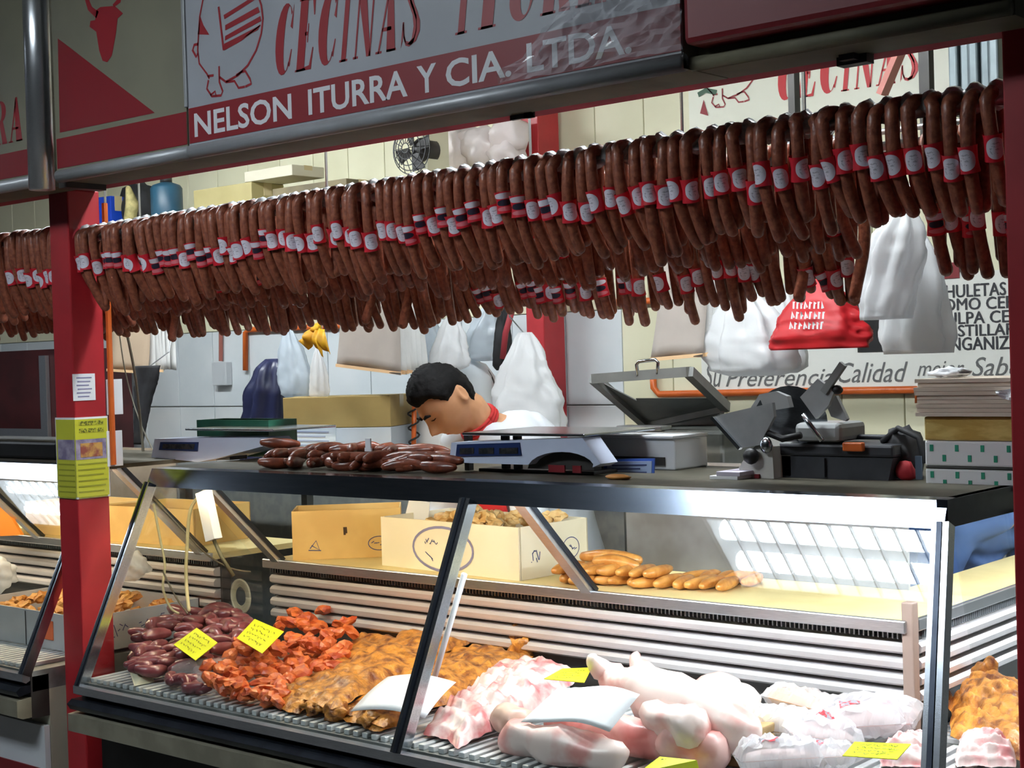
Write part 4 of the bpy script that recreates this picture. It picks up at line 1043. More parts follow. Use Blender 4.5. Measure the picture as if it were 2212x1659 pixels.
for P, f in scatter([(275,1445),(300,1350),(400,1312),(505,1312),(560,1350),(520,1410),(440,1485),(330,1495)], 62, .10, 2, .027):
    for zz in ([P.z] if f < .45 else [P.z, DZ+.018]):
        chorizo_link((P.x, P.y, zz), rnd.uniform(-.9,2.0), rnd.uniform(.05,.085), rnd.uniform(.015,.021), rnd.uniform(-.02,.02), rnd.uniform(-.2,.2),
            'dark purple sausage in the heap at the left end of the deck', 'purple sausages heaped on the deck', M_purple, 'blood_sausage')
i = 0
for P, f in scatter([(400,1502),(450,1432),(585,1335),(625,1312),(700,1318),(785,1368),(740,1425),(640,1490),(570,1540),(440,1528)], 92, .105, 3, .026):
    for zz in ([P.z] if f < .5 else [P.z, DZ+.025]):
        i += 1
        R_ = Euler((rnd.uniform(-.6,.6), rnd.uniform(-.6,.6), rnd.uniform(0,6))).to_matrix()
        one('meat_chunk', MB().blob((P.x, P.y, zz), (rnd.uniform(.022,.034), rnd.uniform(.016,.024), rnd.uniform(.012,.018)), R_, amp=.3, freq=1.8, sub=2, seed=i*.77, spiky=True), M_chunk,
            'orange red chunk of smoked meat in the heap beside the purple sausages', 'meat chunk', 'smoked meat chunks heaped on the deck')
def ribs(c4, th, m_, lab, cat='ribs', nr=9, amp=.010, lift=.0, name='rib_slab', along='v', seed=0.0, arch=.015, jit=.018):
    def fn(u, v):
        s = v if along == 'v' else u
        return amp*(.5+.5*math.sin(s*nr*2*PI+1.5*noise.noise(V((u*3,v*3,seed))))) + arch*math.sin(PI*u)*math.sin(PI*v) + .010*noise.noise(V((u*6+seed, v*6, seed))) + .006*noise.noise(V((u*17+seed, v*17, seed)))
    return one(name, MB().slab([V(p)+V((0,0,lift)) for p in c4], 28, 42, th, fn, jit, seed), m_, lab, cat, smooth=True)
F = lambda t: PZ(lerp(568,800,t), lerp(1518,1592,t), DZ+.006)
B = lambda t: PZ(lerp(800,1135,t), lerp(1372,1438,t), DZ+.045)
for k, (a, b, lf, lab) in enumerate(((.0,.36,.0,'smoked rib slab lying next to the orange chunks'), (.52,1.0,.0,'smoked rib slab nearest the glass mullion, partly under the white sheet'), (.22,.60,.026,'uppermost long smoked rib slab in the middle of the pile'), (.64,.98,.012,'smoked rib slab just behind the glass mullion'))):
    ribs([F(a), F(b), B(b), B(a)], .02, M_rib, lab, lift=lf, seed=k*2.3, along='v', nr=7)
for k, (x, y, s, lab) in enumerate(((620,1500,.035,'small dark rib end at the front left of the smoked ribs'), (690,1545,.036,'knobbly rib end at the front edge of the deck'), (762,1565,.030,'last small rib end beside the white sheet'), (655,1535,.03,'flat browned rib end lying on the deck bars'), (1120,1400,.034,'upright smoked bone end at the back of the rib pile'), (1072,1378,.026,'pointed smoked rib tip standing up by the slats'))):
    P = PZ(x, y, DZ+.022 + (.05 if x > 1000 else 0)); zl = DZ+.0
    b_ = MB().blob(P, (s, s*.8, s*.62 if x < 1000 else s*1.3), amp=.5, freq=2, sub=3, seed=k*3.1, spiky=True); b_.v = [V((q.x,q.y,max(zl,q.z))) for q in b_.v]
    one('rib_end', b_, M_rib, lab, 'ribs', smooth=True)
# raw ribs
ribs([PZ(912,1588,DZ+.004), PZ(990,1622,DZ+.004), PZ(1225,1478,DZ+.035), PZ(1090,1440,DZ+.035)], .03, M_raw, 'raw pink rib rack lying right behind the middle mullion', nr=11, amp=.014, seed=5, arch=.03)
ribs([PZ(1010,1545,DZ+.04), PZ(1110,1575,DZ+.03), PZ(1260,1462,DZ+.06), PZ(1130,1432,DZ+.06)], .025, M_raw, 'second raw rib rack resting on the first, beside the blank sheet', nr=8, amp=.012, seed=7, arch=.02)
# pork joints
def lump(P, size, rot, m_, lab, seed, amp=.22, freq=1.5, cat='pork joint', name='pork_joint'):
    b_ = MB().blob(P, size, Euler(rot).to_matrix(), amp=amp, freq=freq, sub=4, seed=seed); b_.v = [V((q.x,q.y,max(DZ,q.z))) for q in b_.v]
    return one(name, b_, m_, lab, cat, smooth=True)
def leg(pts, rs, m_, lab, seed, name='pork_leg'):
    P = [PZ(x, y, z) for x, y, z in pts]; Q, R_ = [], []
    for i in range(len(P)-1):
        for k in range(5): Q.append(P[i].lerp(P[i+1], k/5)); R_.append(lerp(rs[i], rs[i+1], k/5))
    Q.append(P[-1]); R_.append(rs[-1])
    b_ = MB().tube(Q, R_, 18, round_ends=True)
    for i, q in enumerate(b_.v):
        n_ = noise.noise(q*13+V((seed,0,0)))*.016 - abs(noise.noise(q*18+V((seed,5,0))))*.010 + noise.noise(q*50+V((seed,3,0)))*.004
        b_.v[i] = V((q.x+n_, q.y+n_*.6, max(DZ, q.z+n_)))
    return one(name, b_, m_, lab, 'pork leg', smooth=True)
leg([(1112,1592,.766),(1200,1612,.766),(1320,1634,.764)], [.038,.040,.032], M_pork, 'front pork hock with a pale round end nearest the glass', 1)
leg([(1092,1550,.785),(1120,1560,.785)], [.034,.036], M_skin, 'short brown skinned hock standing left of the blank sheet', 2)
leg([(1210,1550,.775),(1320,1580,.775),(1440,1600,.778)], [.036,.038,.04], M_porkd, 'pink pork leg lying under the blank white sheet', 3)
leg([(1330,1470,.85),(1400,1490,.85),(1520,1540,.835),(1600,1580,.81)], [.04,.06,.062,.05], M_pork, 'large pale pork leg in the middle of the pile', 4)
leg([(1290,1425,.90),(1330,1455,.86)], [.022,.038], M_pork, 'pale trotter pointing up at the left by the slats', 5)
leg([(1378,1425,.895),(1400,1460,.86)], [.02,.04], M_pork, 'pale trotter pointing up just right of the first one', 6)
leg([(1540,1500,.83),(1600,1520,.82)], [.05,.042], M_pork, 'rounded pale pork joint at the right end of the pile', 7)
leg([(1470,1600,.79),(1540,1625,.775)], [.046,.04], M_porkd, 'pink pork hock near the bottom yellow tag', 8)
leg([(1420,1545,.83),(1490,1575,.82)], [.04,.05], M_pork, 'smooth pale hock lying right of the blank sheet', 9)
lump(PZ(1505,1640,DZ+.02), (.06,.04,.018), (0,0,.3), mat('red_meat', sc(206,70,66), sc(226,110,100), 14, .3, coat=.4), 'bright red cut of meat beside the lowest yellow tag', 4, name='red_cut', cat='meat')
# wrapped packs at the right
M_wrap = film('vacuum_wrap', (.95,.94,.97), .5, .35, .1)
M_pale = mat('pale_sausage_meat', sc(226,200,196), sc(240,226,224), 14, .5)
def wpack(px, py, z, size, rot, inner, lab, seed, mark=True):
    P = PZ(px, py, z); t_ = thing('wrapped_pack', lab, 'wrapped meat', (P.x, P.y, max(DZ, P.z-size[2]))); R_ = Euler((.15*math.sin(seed), .2*math.cos(seed*2), rot[0])).to_matrix()
    rr = random.Random(seed)
    k = 3 if size[0] > .06 else 2
    for i in range(k):                     # links inside the pouch
        c_ = P + R_ @ V((0, size[1]*(-.5+1.0*i/max(1,k-1)), -size[2]*.25)); L_ = size[0]*.75
        b_ = MB().tube([c_ + R_ @ V((L_*s_, .008*math.sin(3*s_+i), .004)) for s_ in (-1,-.5,0,.5,1)], [size[1]*.26,size[1]*.33,size[1]*.34,size[1]*.33,size[1]*.26], 10, round_ends=True); b_.v = [V((q.x,q.y,max(DZ+.001,q.z))) for q in b_.v]
        obj('meat', b_, inner, t_, smooth=True)
    b_ = MB(); n = 18; m_ = 12; vs_ = []
    for lay in (1, -1):
        for j in range(m_+1):
            for i in range(n+1):
                u, v = i/n*2-1, j/m_*2-1; e = (1-u**6)*(1-v**6)
                w_ = .35*noise.noise(V((u*3.2+seed, v*3.2, lay))) + .25*noise.noise(V((u*8, v*8+seed, lay*2)))
                q = P + R_ @ V((u*size[0]*1.12*(1+.06*noise.noise(V((v*3,seed,0)))), v*size[1]*1.15*(1+.08*noise.noise(V((u*3,seed,5)))), lay*size[2]*max(.02, e**.6*(.75+w_))))
                vs_.append(V((q.x, q.y, max(DZ, q.z))))
    fs = []; w1 = n+1; o1 = (n+1)*(m_+1)
    for j in range(m_):
        for i in range(n): a_ = j*w1+i; fs.append((a_, a_+1, a_+w1+1, a_+w1)); fs.append((a_+o1, a_+w1+o1, a_+w1+1+o1, a_+1+o1))
    obj('wrapping', b_.add(vs_, fs), M_wrap, t_)
    if mark:
        i0, j0 = int(n*.3)+seed % 4, 2+seed % 4
        lb_ = MB()
        for j in range(j0, j0+3):
            for i in range(i0, i0+4): a_ = j*w1+i; lb_.add([vs_[q]+V((0,-.001,.0015)) for q in (a_, a_+1, a_+w1+1, a_+w1)], [(0,1,2,3)])
        obj('printed_label', lb_, mat('pack_print', sc(190,60,70), sc(150,150,160), 70, .4, mixpos=(.48,.55)), t_)
wpack(1850,1545,.80,(.09,.06,.045),(.5,),M_pale,'large white wrapped pack nearest the slats at the right',1)
wpack(1920,1545,.79,(.06,.05,.04),(.2,),M_pale,'white wrapped pack beside the corner stub',2)
wpack(1770,1580,.79,(.075,.055,.045),(.9,),M_pale,'white wrapped pack with red print in the middle of the packs',3)
wpack(1680,1632,.785,(.075,.05,.045),(.7,),M_pale,'white wrapped pack with a grey spot at the bottom of the picture',4)
wpack(1780,1632,.775,(.05,.045,.035),(.1,),M_pale,'small wrapped pack left of the yellow tag',5)
wpack(1725,1510,.82,(.065,.05,.03),(.2,),mat('orange_filling', sc(206,150,84), sc(226,180,120), 12, .5),'wrapped orange brown pack at the foot of the slats',6,False)
wpack(1660,1560,.80,(.06,.05,.04),(.4,),mat('yellow_filling', sc(214,186,126), sc(232,212,170), 12, .5),'wrapped yellowish pack behind the grey brown block',7,False)
for k in range(4):
    p = PZ(1588,1659,DZ); z0 = DZ+.0+k*.021
    one('pate_block', MB().bbox((p.x-.055+.002*k, p.y+.0, z0+.0005),(p.x+.045, p.y+.11, z0+.0205), .004), mat('grey_brown_pate', sc(140,112,78), sc(176,146,100), 20, .5, bump=.2), ('bottom','second','third','top')[k]+' grey brown slab of the block stacked left of the wrapped packs', 'slab')
ribs([PZ(2060,1659,DZ+.004), PZ(2190,1659,DZ+.004), PZ(2195,1605,DZ+.02), PZ(2075,1598,DZ+.02)], .02, M_raw, 'wrapped striped raw rib pack at the lower right beyond the corner post', nr=6, amp=.010, seed=11)
ribs([PZ(1890,1659,DZ+.002), PZ(2010,1659,DZ+.002), PZ(2020,1600,DZ+.02), PZ(1930,1610,DZ+.02)], .018, M_raw, 'striped raw ribs right of the lowest yellow tag', nr=6, amp=.010, seed=13)
# smoked ribs beyond the corner post
ribs([PZ(2052,1592,DZ+.01), PZ(2215,1650,DZ+.01), PZ(2250,1560,DZ+.05), PZ(2062,1500,DZ+.04)], .022, M_rib, 'long smoked rib slab right of the dark corner post', nr=6, seed=15)
ribs([PZ(2062,1520,DZ+.05), PZ(2215,1580,DZ+.05), PZ(2240,1500,DZ+.08), PZ(2100,1460,DZ+.075)], .022, M_rib, 'upper smoked rib slab behind the long one at the right', nr=5, seed=17)
ribs([PZ(1965,1555,DZ+.01), PZ(2040,1575,DZ+.01), PZ(2060,1505,DZ+.03), PZ(1985,1500,DZ+.03)], .02, M_rib, 'smoked rib slab seen just left of the dark corner post', nr=4, seed=19)
lump(PZ(2130,1462,DZ+.09), (.03,.025,.045), (.3,.4,0), M_rib, 'smoked rib tip standing up before the right hand slats', 6, .5, 2, 'ribs', 'rib_end')
# sheets of paper and yellow price tags
M_sheet = mat('blank_sheet', sc(246,247,250), None, rough=.6)
one('paper_sheet', MB().sheet([PZ(757,1537,.764), PZ(918,1552,.776), PZ(985,1474,.834), PZ(838,1462,.828)], 10, 8, lambda u, v: (0,0,.012*math.sin(PI*u)+.006*math.sin(PI*v))), M_sheet, 'blank white sheet lying on the smoked ribs behind the mullion', 'paper sheet', smooth=True)
one('paper_sheet', MB().sheet([PZ(1125,1560,.805), PZ(1316,1578,.818), PZ(1382,1497,.885), PZ(1205,1487,.872)], 10, 8, lambda u, v: (0,0,.010*math.sin(PI*u*1.1)-.004*math.sin(2*PI*u))), M_sheet, 'blank white sheet lying on the raw pork', 'paper sheet', smooth=True)
def tag_card(px4, zs, lab, seed):
    q = [PZ(x, y, z) for (x, y), z in zip(px4, zs)]; t_ = thing('price_tag', lab, 'price tag', tuple(sum(q, V())/4))
    n_ = (q[1]-q[0]).cross(q[3]-q[0]).normalized(); n_ = n_ if n_.z > 0 else -n_
    obj('card', MB().prism(q, n_*-.0015), M_tag, t_)
    m = MB(); rr = random.Random(seed); bl = lambda u, v: lerp(lerp(q[0],q[1],u), lerp(q[3],q[2],u), v) + n_*.0012
    for row in range(4):
        x = .14
        while x < .80:
            w_ = rr.uniform(.04,.10); v0 = .8-row*.19
            m.ribbon([bl(x, v0), bl(x+w_*.4, v0-rr.uniform(-.06,.10)), bl(x+w_, v0+rr.uniform(-.05,.05))], .0022, n_); x += w_+.03
    obj('handwriting', m, mat('olive_pen', sc(90,96,20), None, rough=.6), t_)
tag_card([(375,1392),(422,1426),(470,1388),(425,1356)], (.825,.812,.835,.85), 'yellow price tag on the purple sausages', 1)
tag_card([(511,1378),(566,1411),(613,1364),(550,1337)], (.855,.848,.868,.878), 'yellow price tag on the orange meat chunks', 2)
tag_card([(1175,1466),(1262,1474),(1278,1442),(1215,1444)], (.868,.868,.875,.875), 'narrow yellow price tag standing among the raw ribs and trotters', 3)
tag_card([(1380,1668),(1512,1668),(1505,1642),(1425,1634)], (.748,.758,.785,.775), 'yellow price tag cut off by the lower edge of the picture', 4)
tag_card([(1820,1632),(1938,1640),(1968,1607),(1846,1602)], (.82,.82,.83,.83), 'yellow price tag on the wrapped packs at the right', 5)
one('tag_holder', MB().prism([PZ(280,1452,DZ+.03),PZ(290,1482,DZ+.001),PZ(332,1474,DZ+.001),PZ(318,1440,DZ+.04)], V((0,.004,0))), mat('cream_plastic', sc(226,220,190), None, rough=.4), 'small blank cream holder at the front left of the deck', 'tag holder')
one('plastic_bag', MB().sheet([PZ(366,1486,DZ+.003), PZ(465,1502,DZ+.003), PZ(490,1420,.80), PZ(380,1425,.79)], 12, 12, lambda u, v: (0,-.01*math.sin(PI*v),.03*math.sin(PI*u)*math.sin(PI*v))), film('clear_bag', (.9,.9,.92), .16, .3, .1), 'clear plastic bag draped over the purple sausages', 'plastic bag', smooth=True)

DECK[0] = False
# ------------------------------------------------------------------ neighbour's tray of cracklings
M_gcard = mat('grey_card', sc(198,202,206), sc(184,188,192), 6, .6)
t, c, u, v = carton('meat_tray', 'grey cardboard tray heaped with brown cracklings behind the red post', (-4.66,2.60,DZ+.001), 0, .69, .44, .115, M_gcard, cat='tray')
obj('sticker', MB().box((-4.20,2.5925,.76),(-4.14,2.5945,.82)), mat('orange_sticker', sc(226,110,60), None, rough=.5), t)
obj('seam', MB().box((-4.30,2.593,DZ+.002),(-4.297,2.5945,.84)), M_dark, t)
mark_on(t, V((-3.97,2.60,DZ)), V((0,1,0)), V((1,0,0)), [*scrib(rnd,.12,.06,.06,.02,6), *scrib(rnd,.24,.07,.10,.02,9), *scrib(rnd,.22,.03,.12,.006,6)], .003, M_blueink)
M_crk2 = mat('brown_crackling', sc(176,112,44), sc(206,150,76), 24, .5, bump=.5)
for k in range(70):
    a, b = rnd.uniform(.03,.66), rnd.uniform(.03,.41); hh = .085 + .05*math.sin(PI*a/.69)*math.sin(PI*b/.44)*rnd.uniform(.2,1)
    one('crackling', MB().blob((-4.66+a, 2.60+b, DZ+hh), (rnd.uniform(.024,.042), rnd.uniform(.016,.028), rnd.uniform(.012,.02)), Euler((rnd.uniform(-.5,.5), rnd.uniform(-.5,.5), rnd.uniform(0,6))).to_matrix(), amp=.5, sub=2, seed=k*.91, spiky=True), M_crk2,
        'brown piece of crackling heaped in the grey tray', 'crackling', 'brown cracklings heaped in the grey tray')
M_wplas = film('white_plastic_bag', (.93,.95,.97), .9, .35, .3)
b_ = MB().blob(PY(285,1222,2.98), (.06,.05,.05), amp=.45, freq=2, sub=4, seed=2)
one('plastic_bag', b_, M_wplas, 'white plastic bag lying on the cracklings right of the red post', 'plastic bag', smooth=True)
b_ = MB().blob(PY(-5,1240,2.80), (.07,.06,.06), amp=.45, freq=2, sub=4, seed=4)
one('plastic_bag', b_, M_wplas, 'white plastic bag on the cracklings at the left edge of the picture', 'plastic bag', smooth=True)
one('orange_board', MB().prism([PY(-40,1000,2.98),PY(-10,1062,2.98),PY(46,1156,2.98),PY(-40,1160,2.98)], V((0,.012,0))), mat('orange_board_mat', sc(236,140,50), None, rough=.5), 'orange slanting board in the neighbouring case at the left edge', 'board')
one('black_scale', MB().bbox((-5.1,2.78,1.3115),(-4.38,3.02,1.372), .01), M_black, 'low black scale on top of the neighbouring case', 'scale')
# ------------------------------------------------------------------ back wall: boards, conduits, shelf
WY = WB-.0145
bd = thing('price_board', 'white price board on the back wall listing cuts of pork', 'sign board', (PY(1850,840,WY).x, WY, 1.46))
xb0, xb1 = PY(1518,800,WY).x, -1.80
zb0, zb1 = PY(1850,838,WY).z, 1.86
obj('board', MB().box((xb0,WY-.008,zb0),(xb1,WY,zb1)), mat('board_white', sc(226,226,220), sc(218,218,212), 2, .45), bd)
TYY = WY-.0095
for txt, a, b, y0, y1 in (('CHULETAS',2024,2176,613,641), ('LOMO CERDO',2026,2250,643,669), ('PULPA CERDO',2030,2262,673,699), ('COSTILLAR',2020,2194,701,726), ('LONGANIZAS',2012,2218,728,756)):
    lt = text_mb(txt, PY(a,700,WY).x, PY(b,700,WY).x, PY(2110,y1,WY).z, PY(2110,y0,WY).z, TYY)
    l2 = MB().add([p+V((.0028,-.0002,.0)) for p in lt.v], lt.f).add([p+V((.0014,-.0004,.001)) for p in lt.v], lt.f); l2.add(lt.v, lt.f)
    obj('lettering', l2, M_ink, bd)
for txt, a, b, y0, y1 in (('Su',1524,1562,785,836), ('Preferencia',1570,1802,796,834), ('Calidad',1812,1964,782,826), ('mejor',1984,2086,780,822), ('Sabor',2102,2240,770,812)):
    obj('lettering', text_mb(txt, PY(a,810,WY).x, PY(b,810,WY).x, PY((a+b)/2,y1,WY).z, PY((a+b)/2,y0,WY).z, TYY, bold=.0, shear=.35), mat('grey_ink', sc(92,92,92), None, rough=.6), bd)
obj('lettering', text_mb('NC', PY(1716,760,WY).x, PY(1745,760,WY).x, PY(1730,769,WY).z, PY(1730,750,WY).z, TYY, shear=.3), M_ink, bd)
obj('black_square', MB().box((PY(1854,700,WY).x,WY-.011,PY(1890,760,WY).z),(PY(1960,700,WY).x,WY-.008,PY(1890,655,WY).z)), M_black, bd)
obj('red_strip', MB().box((PY(2030,590,WY).x,WY-.012,PY(2050,602,WY).z),(PY(2075,590,WY).x,WY-.008,PY(2050,568,WY).z)), M_redpaint, bd)
rs = thing('shop_sign', 'rear sign on the back wall with pig emblem and red word CECINAS', 'sign', (-2.7, WY, 2.5))
obj('sign_face', MB().box((-3.27,WY-.012,2.48),(-2.16,WY,3.0)), mat('rear_sign_face', sc(222,222,206), None, rough=.4), rs)
obj('sign_face_end', MB().box((-2.155,WY-.012,2.48),(-2.10,WY,3.0)), MATS['rear_sign_face'], rs)
lm, xe = serif_mb('CECINAS', -2.875, 2.552, .175, .076, .0135, WY-.0145, .12); obj('lettering', lm, mat('rear_red', sc(190,46,52), None, rough=.45), rs)
pg2 = MB(); pg2.v = [V((p.x-.212, WY-.0145, p.z+.292)) for p in pig.v]; pg2.f = list(pig.f); obj('pig_emblem', pg2, M_redlet, rs)
obj('leaf_mark', MB().ribbon([PY(1508,205,WY-.0145),PY(1525,195,WY-.0145),PY(1548,200,WY-.0145)], .02, NY), mat('leaf_green', sc(60,90,70), None, rough=.5), rs)
p = [PY(1512,245,WY-.0145),PY(1520,215,WY-.0145),PY(1530,250,WY-.0145)]
obj('flag_mark', MB().add(p, [(0,1,2)]), M_redlet, rs)
def conduit(pts, lab, r=.014, m_=M_orange):
    return one('conduit', MB().tube([PY(x, y, WY-.016) for x, y in pts], r, 8), m_, lab, 'conduit', smooth=True)
conduit([(1410,800),(1412,838),(1424,852),(1700,846),(1980,842),(1984,870)], 'orange conduit running along the back wall under the lettering')
conduit([(530,800),(530,718),(540,712),(780,702)], 'orange conduit bending on the tiled wall left of the yellow cloth')
conduit([(1300,655),(1400,650),(1500,646)], 'orange conduit stub beside the grey paper bags')
t = one('conduit', MB().tube([PY(895,862,4.3),PY(893,1010,4.3)], .010, 8), M_orange, 'orange rod wrapped with black wire left of the bent man', 'conduit', smooth=True)
hx = PY(894,930,4.3); z0, z1 = PY(894,1005,4.3).z, PY(894,868,4.3).z
obj('black_wire', MB().tube([V((hx.x+.022*math.cos(k*.7)-.003*0, 4.3+.022*math.sin(k*.7), lerp(z0,z1,k/40))) for k in range(41)], .004, 6), M_black, t, smooth=True)
sw = thing('wall_switch', 'grey wall switch box with a red conduit above it on the tiles', 'switch', tuple(PY(485,830,WY)))
p, q = PY(470,782,WY), PY(502,832,WY)
obj('box', MB().bbox((p.x,WY-.04,q.z),(q.x,WY,p.z), .004), mat('switch_grey', sc(190,194,198), None, rough=.4), sw)
obj('conduit', MB().tube([PY(477,715,WY-.015),PY(477,780,WY-.015)], .011, 8), mat('dull_red', sc(150,90,80), None, rough=.5), sw)
# upper shelf with stored goods
UZ = 2.33
us = thing('wall_shelf', 'high cream shelf on the back wall above the sausages', 'shelf', (-5.6, 4.7, UZ))
obj('board', MB().box((-7.6,4.45,UZ-.02),(-4.02,WY,UZ)), M_cream, us)
for x in (-7.0,-5.9,-4.8): obj('bracket', MB().beam((x,4.5,UZ-.02),(x,WY,UZ-.25), .03, .02), M_cream, us)
def rbox(name, lab, cat, c, size, ang, m_, tape=None, lid=True):
    """closed box on its base centre c"""
    t_ = thing(name, lab, cat, c, ang); sx, sy, sz = size
    o = obj('carton', MB().bbox((-sx/2,-sy/2,0),(sx/2,sy/2,sz), .003), m_, t_, world=False)
    if tape: obj('tape', MB().box((-sx/2-.001,-.025,sz*.6),(sx/2+.001,.025,sz+.0015)), tape, t_, world=False)
    return t_
M_tape = mat('packing_tape', sc(196,180,140), None, rough=.25)
p = PY(241,455,4.6); rbox('blue_crate', 'bright blue box on the high shelf right of the red post', 'box', (p.x,4.6,UZ), (.11,.1,.19), .1, mat('bright_blue', sc(24,70,190), sc(18,58,170), 8, .4), M_tape)
p = PY(295,440,4.7); one('bundle', MB().blob((p.x,4.72,UZ+.13), (.13,.1,.13), amp=.3, sub=3), M_bag, 'black bundle on the high shelf beside the blue box', 'bundle', smooth=True)
p = PY(360,430,4.6); t = thing('canister', 'teal blue canister on the high shelf', 'canister', (p.x,4.6,UZ))
obj('body', MB().lathe([(.075,0),(.08,.01),(.08,.19),(.07,.205),(.03,.22)], Matrix.Translation(V((p.x,4.6,UZ)))), mat('teal_plastic', sc(44,84,106), sc(38,74,96), 6, .4), t, smooth=True)
obj('cap', MB().lathe([(.03,.22),(.03,.245),(.02,.25)], Matrix.Translation(V((p.x,4.6,UZ)))), M_dark, t, smooth=True)
p = PY(255,420,4.5); one('bundle', MB().tube([V((p.x+.08,4.5,UZ)),V((p.x+.12,4.5,UZ+.12)),V((p.x+.09,4.5,UZ+.2))], [.03,.035,.015], 8, round_ends=True), mat('straw', sc(190,176,120), sc(150,140,90), 30, .8), 'straw coloured bundle leaning beside the blue box', 'bundle', smooth=True)
p = PY(500,400,4.62); rbox('carton', 'yellowish carton on the high shelf left of the pale lamp cover', 'cardboard box', (p.x,4.66,UZ), (.44,.2,.15), 0, mat('yellow_card', sc(176,164,116), sc(166,154,106), 4, .6), M_tape)
p = PY(575,378,4.55); rbox('carton', 'flat pale carton lying on the yellowish one', 'cardboard box', (p.x,4.66,UZ+.151), (.34,.2,.05), 0, mat('pale_card2', sc(196,190,170), None, rough=.6), M_tape)
p = PY(820,372,4.6); rbox('carton', 'dark flat carton at the middle of the high shelf', 'cardboard box', (PY(680,385,4.6).x,4.66,UZ), (.5,.2,.10), 0, mat('brown_card3', sc(120,108,80), sc(100,90,70), 5, .7), M_tape)
rnd = random.Random(77)
M_pinkbag = film('pinkish_bag', (.90,.82,.80), .92, .3, .3)
for k, (x, y, s) in enumerate(((990,325,.10),(1040,318,.10),(1100,290,.09),(1095,330,.09),(1010,300,.07))):
    p = PY(x, y, 4.7)
    one('stuffed_bag', MB().blob(p, (s,s*.8,s*.9), amp=.4, freq=2, sub=3, seed=k*2.2), M_pinkbag, ('leftmost large','second','topmost right','lower right','small upper')[k]+' pinkish stuffed plastic bag on the high shelf beside the red rear post', 'stuffed bag', smooth=True)
p = PY(945,325,4.55); one('shelf_divider', MB().box((p.x-.018,4.47,UZ),(p.x+.018,4.6,2.75)), M_cream, 'cream upright divider on the high shelf between fan and bags', 'divider')
# wall fan
fc = PY(893,322,4.42)
t = thing('wall_fan', 'dark wire cage fan above the sausages left of the stuffed bags', 'fan', tuple(fc))
cage = MB()
for r in (.02,.045,.07,.09,.105): cage.tube([fc + V((r*math.cos(a), -.05*(1-(r/.12)**2), r*math.sin(a))) for a in [2*PI*k/28 for k in range(29)]], .0022, 5)
for k in range(16):
    a = 2*PI*k/16; cage.tube([fc + V((r*math.cos(a), -.05*(1-(r/.12)**2), r*math.sin(a))) for r in (.02,.05,.08,.105)], .0018, 5)
obj('cage', cage, M_black, t)
for k in range(4):
    a = 2*PI*k/4+.3; d_ = V((math.cos(a),0,math.sin(a))); e_ = V((-math.sin(a),.25,math.cos(a)))
    obj('blade', MB().prism([fc+d_*.02-e_*.015, fc+d_*.09-e_*.03, fc+d_*.095+e_*.03, fc+d_*.02+e_*.015], V((0,.003,0))), M_dark, t)
obj('motor', MB().lathe([(.03,0),(.05,.02),(.05,.09),(.03,.11)], Matrix.Translation(fc+V((0,.02,0))) @ Matrix.Rotation(-PI/2, 4, 'X')), M_dark, t, smooth=True)
obj('bracket', MB().tube([fc+V((0,.10,-.02)), fc+V((0,.10,-.12)), V((fc.x,4.45,UZ))], .009, 8), M_alu, t, smooth=True)
# roller shutter and striped awning, upper right
t = thing('roller_shutter', 'grey ribbed shutter box at the upper right beside the post', 'shutter', tuple(PY(2100,190,4.3)))
a, b = PY(2048,150,4.3), PY(2158,150,4.3)
for k in range(5):
    x0 = lerp(a.x, b.x, k/5); x1 = lerp(a.x, b.x, (k+.94)/5)
    obj('shutter_slat', MB().bbox((x0,4.3+.012*(k%2),2.30),(x1,4.98,2.60-.02*k), .006), mat('shutter_grey', sc(110,120,124), sc(90,100,104), 6, .4, .4), t)
aw = thing('striped_awning', 'red and white striped awning strip at the upper right', 'awning', tuple(PY(2130,110,4.6)))
a, b = PY(2070,100,4.6), PY(2175,100,4.6)
for k in range(8):
    x0 = lerp(a.x, b.x, k/8); obj('stripe', MB().box((x0,4.6,2.60),(x0+(b.x-a.x)/8-.001,4.61,2.80)), (M_redpaint if k % 2 else M_paper), aw)
# neighbour's dark red cabinet
t = thing('red_cabinet', 'dark red cabinet with grey door frame behind the neighbouring case', 'cabinet', (-7.2,4.5,0))
a, b = PY(-120,800,4.4), PY(112,800,4.4)
obj('body', MB().box((a.x,4.42,0),(b.x,4.9,PY(50,757,4.4).z)), mat('dark_red_wood', sc(72,26,28), sc(58,22,24), 6, .45), t)
dr = obj('door', MB().box((a.x+.02,4.40,.3),(PY(84,800,4.4).x,4.418,PY(50,775,4.4).z)), MATS['dark_red_wood'], t)
obj('door_frame', MB().box((PY(86,800,4.4).x,4.395,.3),(PY(100,800,4.4).x,4.418,PY(50,770,4.4).z)).box((a.x+.02,4.395,PY(50,940,4.4).z-.02),(PY(86,800,4.4).x,4.418,PY(50,926,4.4).z)), M_alu, t)

